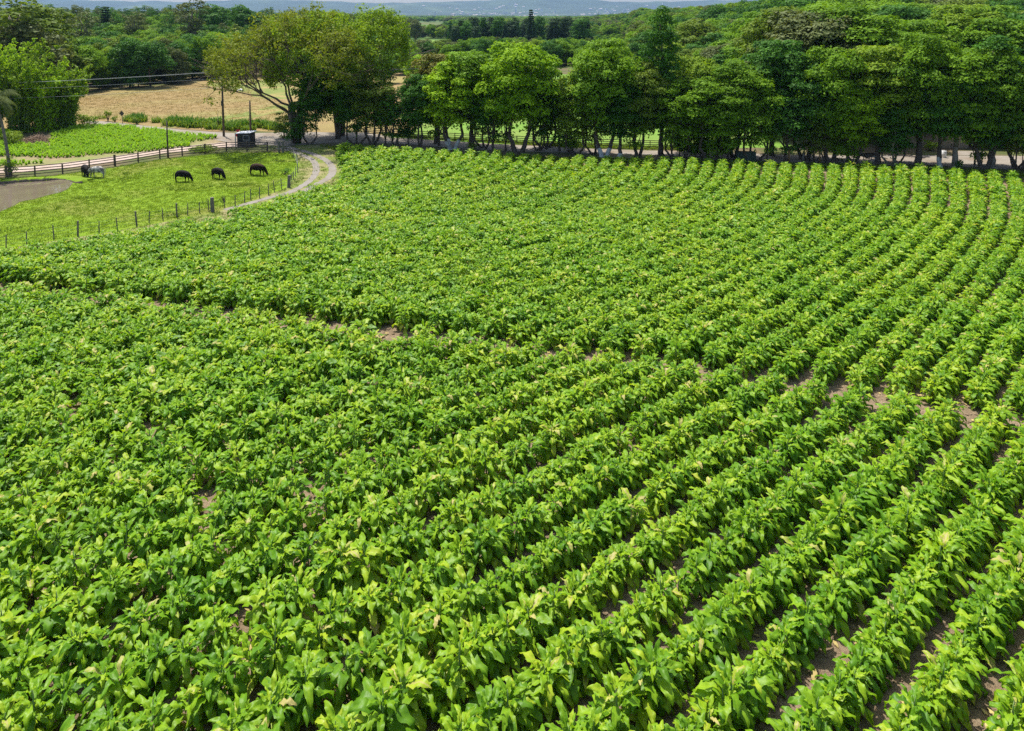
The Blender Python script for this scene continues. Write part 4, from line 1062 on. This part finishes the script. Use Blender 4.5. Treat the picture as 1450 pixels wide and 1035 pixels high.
scatter('young_crop', P_, R_, S_, I_, [tuft_proto('cropplant_%d' % i, 12, .62, .13, LM['crop'], .10, 70 + i, .75) for i in range(3)], 'bright young leafy crop growing in rows behind the dirt lane')

# ------------------------------------------------------------------ fences
def post_mesh(h, w_, top=0.0):
    return MB().box((0, 0, h / 2 - .1), (w_, w_ * .9, h + .2), 0, .015).mesh('post', M['fwood'])
def walk(P, step):
    out = []; acc = 0
    for i in range(len(P) - 1):
        a, b = Vector(P[i]), Vector(P[i + 1]); L = (b - a).length; d = (b - a) / L; t = acc
        while t < L: out.append(a + d * t); t += step
        acc = t - L
    return out
def rail_fence(name, P, step, h, rails, label, mat_, wpost=.16, thick_every=0):
    e = empty(name, (P[0][0], P[0][1], 0)); o0 = Vector((P[0][0], P[0][1])); tag(e, label, 'fence')
    posts = walk(P, step); me = MB().box((0, 0, h / 2 - .1), (wpost, wpost * .9, h + .2), 0, .015).mesh('post', mat_); me2 = MB().box((0, 0, h / 2 - .06), (wpost * 1.5, wpost * 1.4, h + .34), 0, .02).mesh('post', mat_)
    for i, p in enumerate(posts):
        o = link('post', me2 if thick_every and i % thick_every == 0 else me, e); o.location = (p.x - o0.x, p.y - o0.y, 0); o.rotation_euler = (rnd.uniform(-.03, .03), rnd.uniform(-.03, .03), rnd.uniform(-.3, .3)); o.scale = (1, 1, rnd.uniform(.94, 1.06))
    for k in range(rails):
        z = h * (.22 + .72 * k / (rails - 1)); mb = MB()
        for a, b in zip(posts, posts[1:]):
            d = b - a; m_ = (a + b) / 2 - o0; ang = math.atan2(d.y, d.x); dz = rnd.uniform(-.025, .025)
            n = Vector((-d.y, d.x)).normalized() * (wpost * .5 + .02 + .004 * (posts.index(a) % 2))
            if n.y > 0: n = -n
            mb.box((m_.x + n.x, m_.y + n.y, z + dz), (d.length + .06, .035, .10), ang)
        mb.build('rail', mat_, e)
    return posts
rail_fence('rail_fence', gp([(-160, 262), (0, 252), (70, 248), (172, 234), (237, 223), (320, 214), (395, 214)]), 3.0, 1.35, 4, 'dark wooden rail fence along the dirt lane behind the cows', M['fwood'], .15, 4)
rail_fence('rail_fence', gp([(520, 191), (540, 192), (640, 199), (750, 204), (850, 208), (1000, 212), (1040, 213)]), 1.45, 1.25, 4, 'dark wooden rail fence behind the gravel road in tree shade', M['fwood'], .12)
def wire_fence():
    c = [(25, 440), (110, 425), (222, 402), (320, 390, 1), (407, 377), (482, 362), (562, 348, 1), (612, 335), (670, 325), (727, 313, 1), (771, 304), (820, 296), (858, 288), (873, 290, 2), (922, 272), (966, 265), (1004, 252), (1030, 240), (1066, 235), (1103, 222), (1127, 208), (1157, 196), (1186, 190, 2), (1198, 172), (1207, 160), (1214, 145), (1222, 128), (1222, 108), (1216, 88), (1206, 68), (1192, 52), (1176, 44)]
    pts = [(G(q[0] / 2.9, 200 + q[1] / 2.9), q[2] if len(q) > 2 else 0) for q in c]
    pts = [((pts[0][0][0] - 6 + 0, pts[0][0][1] - 3.4), 0), ((pts[0][0][0] - 3, pts[0][0][1] - 1.7), 0)] + pts
    o0 = pts[0][0]; e = empty('wire_fence', (o0[0], o0[1], 0)); tag(e, 'wire fence on thin wooden posts curving round the pasture beside the track', 'fence')
    ms = [MB().tube([(0, 0, -.1), (0, 0, .7), (.01, 0, 1.25)], [.05, .048, .042], 6).mesh('post', M['greywood']), MB().tube([(0, 0, -.1), (0, 0, 1.4)], [.085, .075], 7).mesh('post', M['greywood']), MB().tube([(0, 0, -.1), (0, 0, 1.5)], [.2, .18], 9).mesh('post', M['greywood'])]
    for p, k in pts:
        o = link('post', ms[k], e); o.location = (p[0] - o0[0], p[1] - o0[1], 0); o.rotation_euler = (rnd.uniform(-.07, .07), rnd.uniform(-.07, .07), 0); o.scale = (1, 1, rnd.uniform(.9, 1.08))
    for z in (.35, .7, 1.05): MB().tube([(p[0] - o0[0], p[1] - o0[1], z) for p, k in pts], .008, 3).build('wire', M['wire'], e)
wire_fence()
def gatepost():
    x, y = G(398, 216); e = empty('gate_post', (x, y, 0)); tag(e, 'pair of thick grey posts at the end of the rail fence by the track', 'gate post')
    for dx in (-.28, .28): MB().box((dx, 0, .8), (.26, .26, 1.7), 0, .03).build('post', M['greywood'], e)
    MB().box((0, 0, 1.68), (.95, .3, .10), 0, .02).build('cap', M['greywood'], e)
gatepost()

# ------------------------------------------------------------------ poles and wires
def pole(bx, by, ty, r, label, arm=False, d_=None):
    x, y = G(bx, by); hgt = HZ(y, ty)
    e = empty('utility_pole', (x, y, 0)); tag(e, label, 'pole')
    MB().tube([(0, 0, -.2), (0, 0, hgt * .5), (.03, 0, hgt)], [r * 1.2, r, r * .75], 8).build('post', M['bark'], e, True)
    if arm:
        MB().box((0, -.12, hgt - .35), (2.0, .10, .12), .35).build('crossarm', M['greywood'], e)
        ins = MB()
        for t in (-.9, -.35, .35, .9): ins.tube([(t * math.cos(.35), t * math.sin(.35) - .12, hgt - .29), (t * math.cos(.35), t * math.sin(.35) - .12, hgt - .12)], [.05, .035], 6)
        ins.build('insulator', M['white'], e)
        MB().tube([(-.02, -.22, hgt * .47), (-.02, -.22, hgt * .55)], .16, 8).build('bracket', M['darkwall'], e)
    return x, y, hgt
px1 = pole(317, 193, 100, .16, 'tall dark utility pole beside the road carrying the wires', True)
pole(355, 190, 142, .15, 'shorter brown pole behind the white roofed kiosk')
pole(238, 223, 171, .11, 'slim dark pole rising from the rail fence')
pole(309, 183, 161, .06, 'thin short stake at the edge of the dry field')
A = Vector((px1[0], px1[1], px1[2] - .1))
Bp = Vector((-128, 118, 8.0))
def wires():
    e = empty('power_lines', (A.x, A.y, 0)); tag(e, 'thin overhead wires running left from the tall utility pole', 'power line')
    for off, z0 in ((-.85, -.02), (.85, -.02), (0, -1.1), (.1, -2.6)):
        d = Vector((off * math.cos(.35), off * math.sin(.35), z0)); P = []
        for k in range(25):
            t = k / 24; p = (A + d).lerp(Bp + d, t); p.z -= 1.6 * 4 * t * (1 - t) * .5; P.append(p - Vector((A.x, A.y, 0)))
        MB().tube(P, .016, 4).build('wire', M['cable'], e)
    far_ = Vector((-5, 150, 9.5))
    for off in (-.5, .5):
        P = []
        for k in range(17):
            t = k / 16; p = (A + Vector((off, 0, 0))).lerp(far_, t); p.z -= 2.4 * t * (1 - t); P.append(p - Vector((A.x, A.y, 0)))
        MB().tube(P, .014, 4).build('wire', M['cable'], e)
wires()

# ------------------------------------------------------------------ kiosk, signs, shed and small things
def kiosk():
    x, y = G(349, 206.5); e = empty('kiosk', (x, y, 0), R(-8)); tag(e, 'small dark roadside kiosk with a white sloping roof', 'kiosk')
    MB().box((0, 0, 1.0), (2.1, 1.6, 2.0), 0, .02).build('wall', M['darkwall'], e)
    MB().add([(-1.3, -1.05, 2.0), (1.25, -1.05, 2.14), (1.25, 1.0, 2.14), (-1.3, 1.0, 2.0), (-1.3, -1.05, 2.09), (1.25, -1.05, 2.23), (1.25, 1.0, 2.23), (-1.3, 1.0, 2.09)], [(3, 2, 1, 0), (4, 5, 6, 7), (0, 1, 5, 4), (1, 2, 6, 5), (2, 3, 7, 6), (3, 0, 4, 7)]).build('roof', M['white'], e)
    wdw = MB().box((.45, -.82, 1.4), (.85, .05, .62)).build('window', M['glass'], e)
    fr = MB()
    for c, s_ in (((.45, -.85, 1.74), (1.0, .04, .07)), ((.45, -.85, 1.06), (1.0, .04, .07)), ((-.02, -.85, 1.4), (.06, .04, .62)), ((.92, -.85, 1.4), (.06, .04, .62))): fr.box(c, s_)
    fr.build('frame', M['concrete'], wdw)
    MB().box((-.55, -.825, .95), (.6, .05, 1.7)).build('door', M['glass'], e)
    MB().box((-1.22, -.95, 1.0), (.12, .12, 2.0), 0, .02).build('pillar', M['concrete'], e)
kiosk()
def stop_sign():
    x, y = G(337.5, 205); e = empty('road_sign', (x, y, 0), R(10)); tag(e, 'red road sign of two red plates on a thin pole left of the kiosk', 'sign')
    MB().tube([(0, 0, -.1), (0, 0, 2.3)], .04, 6).build('pole', M['concrete'], e)
    def disc(cz, r, n, ph):
        mb = MB(); V = []
        for yy in (-.055, -.09): V += [(r * math.cos(ph + 2 * math.pi * k / n), yy, cz + r * math.sin(ph + 2 * math.pi * k / n)) for k in range(n)]
        mb.add(V, [tuple(range(n)), tuple(range(2 * n - 1, n - 1, -1))] + [(k, (k + 1) % n, n + (k + 1) % n, n + k) for k in range(n)]); return mb
    disc(1.55, .36, 8, R(22.5)).build('plate', M['red'], e)
    disc(2.18, .36, 3, R(-90)).build('plate', M['red'], e)
stop_sign()
def diamond():
    x, y = G(173.5, 175); e = empty('road_sign', (x, y, 0), R(-15)); tag(e, 'dark diamond shaped road sign on a post by the tan field', 'sign')
    MB().tube([(0, 0, -.1), (0, 0, 1.9)], .05, 6).build('pole', M['greywood'], e)
    mb = MB(); q = .55; V = [(0, -.06, 1.9 - q), (q, -.06, 1.9), (0, -.06, 1.9 + q), (-q, -.06, 1.9), (0, -.09, 1.9 - q), (q, -.09, 1.9), (0, -.09, 1.9 + q), (-q, -.09, 1.9)]
    mb.add(V, [(0, 1, 2, 3), (7, 6, 5, 4)] + [(k, (k + 1) % 4, 4 + (k + 1) % 4, 4 + k) for k in range(4)]).build('plate', M['yellow'], e)
diamond()

def shed():
    x, y = G(1372, 206); e = empty('farm_shed', (x, y + 2, 0), R(-10)); tag(e, 'long low farm shed with grey roof hidden behind the roadside trees', 'shed')
    W, D, hh, rg_ = 19.0, 9.0, 3.4, 5.6
    wl_ = MB()
    wl_.box((-W / 2 + 4.4, 0, hh / 2), (8.6, D, hh)); wl_.box((W / 2 - 2.2, 0, hh / 2), (4.2, D, hh)); wl_.box((1.8, D / 2 - 1.7, hh / 2), (7.1, 3.2, hh - .01))
    wl_.add([(-W / 2 + .1, -D / 2, hh), (-W / 2 + .1, D / 2, hh), (-W / 2 + .1, 0, rg_ - .1)], [(0, 1, 2)]); wl_.add([(W / 2 - .1, -D / 2, hh), (W / 2 - .1, D / 2, hh), (W / 2 - .1, 0, rg_ - .1)], [(0, 2, 1)])
    wl_.build('wall', M['plaster'], e)
    rf = MB(); n = 64
    for sg in (-1, 1):
        V = []
        for i in range(n + 1):
            xx = -W / 2 - .6 + (W + 1.2) * i / n; cz = .04 * math.sin(i * math.pi)
            cz = .05 * (i % 2)
            V += [(xx, sg * (D / 2 + .9), hh - .25 + cz), (xx, 0, rg_ + .05 + cz)]
        F = [(2 * i, 2 * i + 2, 2 * i + 3, 2 * i + 1) for i in range(n)]
        rf.add(V, F); rf.add([(a, b, c - .07) for a, b, c in V], [f[::-1] for f in F])
    rf.build('roof', M['roofgrey'], e)
    MB().box((1.9, -D / 2 + 2.6, 1.35), (6.6, .1, 2.7)).build('shutter_door', M['shutter'], e)
    MB().box((1.9, -D / 2 + .5, 3.05), (7.2, .25, .5)).build('lintel', M['darkwall'], e)
    wd_ = MB().box((-6.2, -D / 2 - .02, 1.8), (1.4, .08, 1.1)).build('window', M['glass'], e)
    MB().box((-6.2, -D / 2 - .05, 1.2), (1.6, .16, .1)).build('sill', M['concrete'], wd_)
    MB().box((7.6, -D / 2 - .02, 1.1), (1.0, .08, 2.1)).build('door', M['red'], e)
shed()
def house2():
    x, y = G(1430, 186); e = empty('farm_house', (x, y + 4, 0.0), R(-14)); tag(e, 'second farm house with pale grey roof further back behind the trees', 'house')
    MB().box((0, 0, 2.4), (12, 8, 4.8)).build('wall', M['plaster'], e)
    MB().add([(-6.6, -4.8, 4.6), (6.6, -4.8, 4.6), (6.6, 4.8, 4.6), (-6.6, 4.8, 4.6), (-6.6, 0, 7.2), (6.6, 0, 7.2)], [(0, 1, 5, 4), (2, 3, 4, 5), (0, 4, 3), (1, 2, 5), (3, 2, 1, 0)]).build('roof', M['roofgrey'], e)
    for xx in (-3.5, 0, 3.5): MB().box((xx, -4.03, 2.6), (1.2, .08, 1.2)).build('window', M['glass'], e)
house2()
def bin_():
    x, y = G(1056, 228); e = empty('wooden_bin', (x, y, 0), R(-6)); tag(e, 'dark green slatted wooden bin in the shade under the trees', 'bin')
    mb = MB()
    for i in range(8): mb.box((-1.1 + i * .31, -.5, .62), (.27, .05, 1.2)); mb.box((-1.1 + i * .31, .5, .62), (.27, .05, 1.2))
    for sx in (-1.25, 1.22):
        for j in range(4): mb.box((sx, -.36 + j * .24, .62), (.05, .2, 1.2))
    mb.build('side_boards', M['greenbox'], e)
    MB().box((0, 0, .06), (2.4, .95, .08)).build('floor_board', M['greenbox'], e)
    MB().box((0, 0, 1.26), (2.6, 1.12, .06), 0, .01).build('lid', M['greenbox'], e)
bin_()
def drum():
    x, y = G(1336, 223); e = empty('plastic_drum', (x, y, 0)); tag(e, 'white plastic drum on the road beside the flared tree trunk', 'drum')
    MB().tube([(0, 0, 0), (0, 0, .04), (0, 0, .3), (0, 0, .33), (0, 0, .6), (0, 0, .63), (0, 0, .92), (0, 0, .98)], [.3, .34, .34, .36, .36, .34, .34, .28], 14).build('barrel', M['white'], e, True)
    MB().tube([(0, 0, .98), (0, 0, 1.02)], .24, 12).build('lid', M['concrete'], e)
drum()
def cart():
    x, y = G(1232, 230); e = empty('farm_cart', (x, y, 0), R(12)); tag(e, 'old dark two wheeled farm cart with pale wheel rims under the trees', 'cart')
    mb = MB().box((0, 0, .85), (2.2, 1.1, .10)); mb.box((0, -.55, 1.05), (2.2, .05, .32)); mb.box((0, .55, 1.05), (2.2, .05, .32)); mb.box((-1.08, 0, 1.05), (.05, 1.04, .32)); mb.build('bed', M['fwood'], e)
    MB().tube([(1.0, .35, .8), (2.6, .1, .45)], .045, 6).tube([(1.0, -.35, .8), (2.6, -.1, .45)], .045, 6).build('shaft', M['fwood'], e)
    for sy in (-.72, .72):
        wmb = MB(); n = 20; P = [(.48 * math.cos(2 * math.pi * k / n), sy, .5 + .48 * math.sin(2 * math.pi * k / n)) for k in range(n + 1)]
        wmb.tube(P, .05, 5, cap=False)
        for k in range(6): a = math.pi * k / 6; wmb.tube([(-.46 * math.cos(a), sy, .5 - .46 * math.sin(a)), (.46 * math.cos(a), sy, .5 + .46 * math.sin(a))], .022, 4)
        wmb.build('wheel', M['concrete'], e)
    MB().tube([(0, -.78, .5), (0, .78, .5)], .05, 6).build('axle', M['darkwall'], e)
cart()
for bx, by, h_, r_, m_, tilt, lab in ((1117, 229, 2.1, .16, 'orwood', 0, 'orange brown wooden post standing at the roadside'), (1137, 230, 1.3, .17, 'greywood', 0, 'short grey post right of the orange post'),
        (1152, 230, 1.2, .12, 'fwood', 0, 'short dark post between the grey post and the leaning one'), (1161, 230, 1.3, .11, 'orwood', .05, 'thin brown post next to the leaning one'), (1170, 231, 1.6, .12, 'fwood', .5, 'dark leaning post propped by the large tree'),
        (1447, 239, 2.4, .05, 'greywood', 0, 'thin pale stake near the right picture edge')):
    x, y = G(bx, by); mb = MB().tube([(0, 0, -.15), (0, 0, h_ * .5), (0, 0, h_ - .03), (0, 0, h_)], [r_ * 1.05, r_, r_ * .95, r_ * .7], 8)
    o = mb.build('wooden_post', M[m_], None, True); o.location = (x, y, 0); o.rotation_euler = (0, -tilt, 0); tag(o, lab, 'post')
def stump():
    x, y = G(562, 207); rg = random.Random(2); mb = MB(); mb.tube([(0, 0, -.1), (0, 0, .12), (.02, 0, .5), (.06, 0, .95), (.08, .02, 1.3)], [.62, .42, .28, .2, .08], 9)
    for k in range(6): a = k * 1.05; mb.tube([(math.cos(a) * .3, math.sin(a) * .3, .2), (math.cos(a) * .85, math.sin(a) * .85, -.02)], [.12, .05], 5)
    o = mb.build('tree_stump', M['bark'], None, True); o.location = (x, y, 0); tag(o, 'dark pointed tree stump beside the road', 'stump')
stump()
x, y = G(340, 130)
mb = MB().tube([(-.8, 0, .2), (-.4, 0, .45), (.1, .1, .55), (.6, 0, .4), (.9, 0, .15)], [.08, .25, .3, .25, .08], 9); o = mb.build('feed_sack', M['white'], None, True); o.location = (x, y, 0); tag(o, 'small white sack lying far off in the dry field', 'sack')

# ------------------------------------------------------------------ cows
def hide(name, c1, c2, lo, hi, sc_):
    m, nt, b = mat(name); nt.links.new(ramp(nt, noise(nt, sc_, 4, .5), [(lo, c1), (hi, c2)]), b.inputs['Base Color']); b.inputs['Roughness'].default_value = .75; b.inputs['Specular IOR Level'].default_value = .1; return m
HB = hide('black_hide', (0.006, 0.005, 0.005), (0.012, 0.010, 0.009), .3, .7, 2)
HBR = hide('dark_brown_hide', (0.008, 0.006, 0.005), (0.060, 0.028, 0.016), .40, .75, 1.6)
HG = hide('grey_hide', (0.09, 0.085, 0.08), (0.52, 0.48, 0.42), .40, .62, 2.6)
def cow(bx, by, rz, hidem, label, scale=1.0):
    x, y = G(bx, by); e = empty('cow', (x, y, 0), rz, scale); tag(e, label, 'cow')
    J = {'pel': ((-.62, 0, 1.17), (.30, .35)), 'mid': ((-.12, 0, 1.11), (.41, .47)), 'sho': ((.44, 0, 1.16), (.30, .40)), 'nk1': ((.78, 0, 1.06), (.20, .27)), 'nk2': ((1.04, 0, .70), (.15, .20)), 'hd': ((1.20, 0, .42), (.15, .16)), 'mz': ((1.32, 0, .14), (.10, .10)), 'rump': ((-.88, 0, 1.22), (.19, .22))}
    E_ = [('pel', 'mid'), ('mid', 'sho'), ('sho', 'nk1'), ('nk1', 'nk2'), ('nk2', 'hd'), ('hd', 'mz'), ('pel', 'rump')]
    for s_, sy in (('l', .2), ('r', -.2)):
        o_ = .12 if s_ == 'l' else -.10
        J['ft' + s_] = ((.52 + o_ * .3, sy * .9, .78), (.13, .15)); J['fk' + s_] = ((.54 + o_ * .6, sy, .42), (.072, .072)); J['ff' + s_] = ((.54 + o_, sy, .10), (.052, .052)); J['fh' + s_] = ((.57 + o_, sy, .03), (.066, .066))
        J['ht' + s_] = ((-.80 - o_ * .3, sy * .95, .82), (.15, .20)); J['hk' + s_] = ((-.95 - o_, sy, .50), (.075, .09)); J['hf' + s_] = ((-.88 - o_, sy, .12), (.052, .055)); J['hh' + s_] = ((-.84 - o_, sy, .03), (.068, .068))
        E_ += [('sho', 'ft' + s_), ('ft' + s_, 'fk' + s_), ('fk' + s_, 'ff' + s_), ('ff' + s_, 'fh' + s_), ('pel', 'ht' + s_), ('ht' + s_, 'hk' + s_), ('hk' + s_, 'hf' + s_), ('hf' + s_, 'hh' + s_)]
    ks = list(J); me = bpy.data.meshes.new('body'); me.from_pydata([J[k][0] for k in ks], [(ks.index(a), ks.index(b)) for a, b in E_], [])
    me.materials.append(hidem); o = link('body', me, e); o.modifiers.new('skin', 'SKIN')
    for i, k in enumerate(ks):
        sv = me.skin_vertices[0].data[i]; sv.radius = J[k][1]; sv.use_root = (k == 'pel')
    o.modifiers['skin'].use_smooth_shade = True; ss = o.modifiers.new('sub', 'SUBSURF'); ss.levels = 2; ss.render_levels = 2
    MB().tube([(-1.12, 0, 1.22), (-1.22, 0, 1.0), (-1.22, 0, .6), (-1.2, 0, .42), (-1.2, 0, .3)], [.04, .03, .022, .05, .015], 5).build('tail', hidem, e, True)
    for sy in (-1, 1):
        MB().add([(1.08, sy * .10, .60), (1.04, sy * .34, .64), (1.00, sy * .36, .56), (1.06, sy * .12, .50), (1.12, sy * .24, .54)], [(0, 1, 4), (1, 2, 4), (2, 3, 4), (3, 0, 4), (0, 3, 2, 1)]).build('ear', hidem, e)
    return e
cow(259, 257.5, R(-6), HB, 'black cow grazing head down, leftmost of three in a row', .95)
cow(309, 253.5, R(-28), HB, 'black cow grazing between the leftmost and the brownish cow', .95)
cow(365, 248.5, R(-10), HBR, 'dark brown backed cow grazing nearest the fence bend', 1.02)
cow(121, 249.5, R(-48), HB, 'black cow standing behind the grey cow near the pond', .97)
cow(137, 251.5, R(176), HG, 'mottled grey and white cow grazing by the pond', .97)

# ------------------------------------------------------------------ air
def haze():
    m = bpy.data.materials.new('haze'); m.use_nodes = True; nt = m.node_tree
    nt.nodes.remove(nt.nodes['Principled BSDF'])
    v = nt.nodes.new('ShaderNodeVolumePrincipled'); v.inputs['Color'].default_value = (0.42, 0.66, 1.0, 1); v.inputs['Density'].default_value = HAZE
    v.inputs['Anisotropy'].default_value = 0.0
    nt.links.new(v.outputs[0], nt.nodes['Material Output'].inputs['Volume'])
    o = MB().box((0, 5500, 200), (24000, 12400, 420)).build('haze', m); tag(o, 'thin blue haze filling the valley air', kind='stuff')
HAZE = 0.000045
haze()
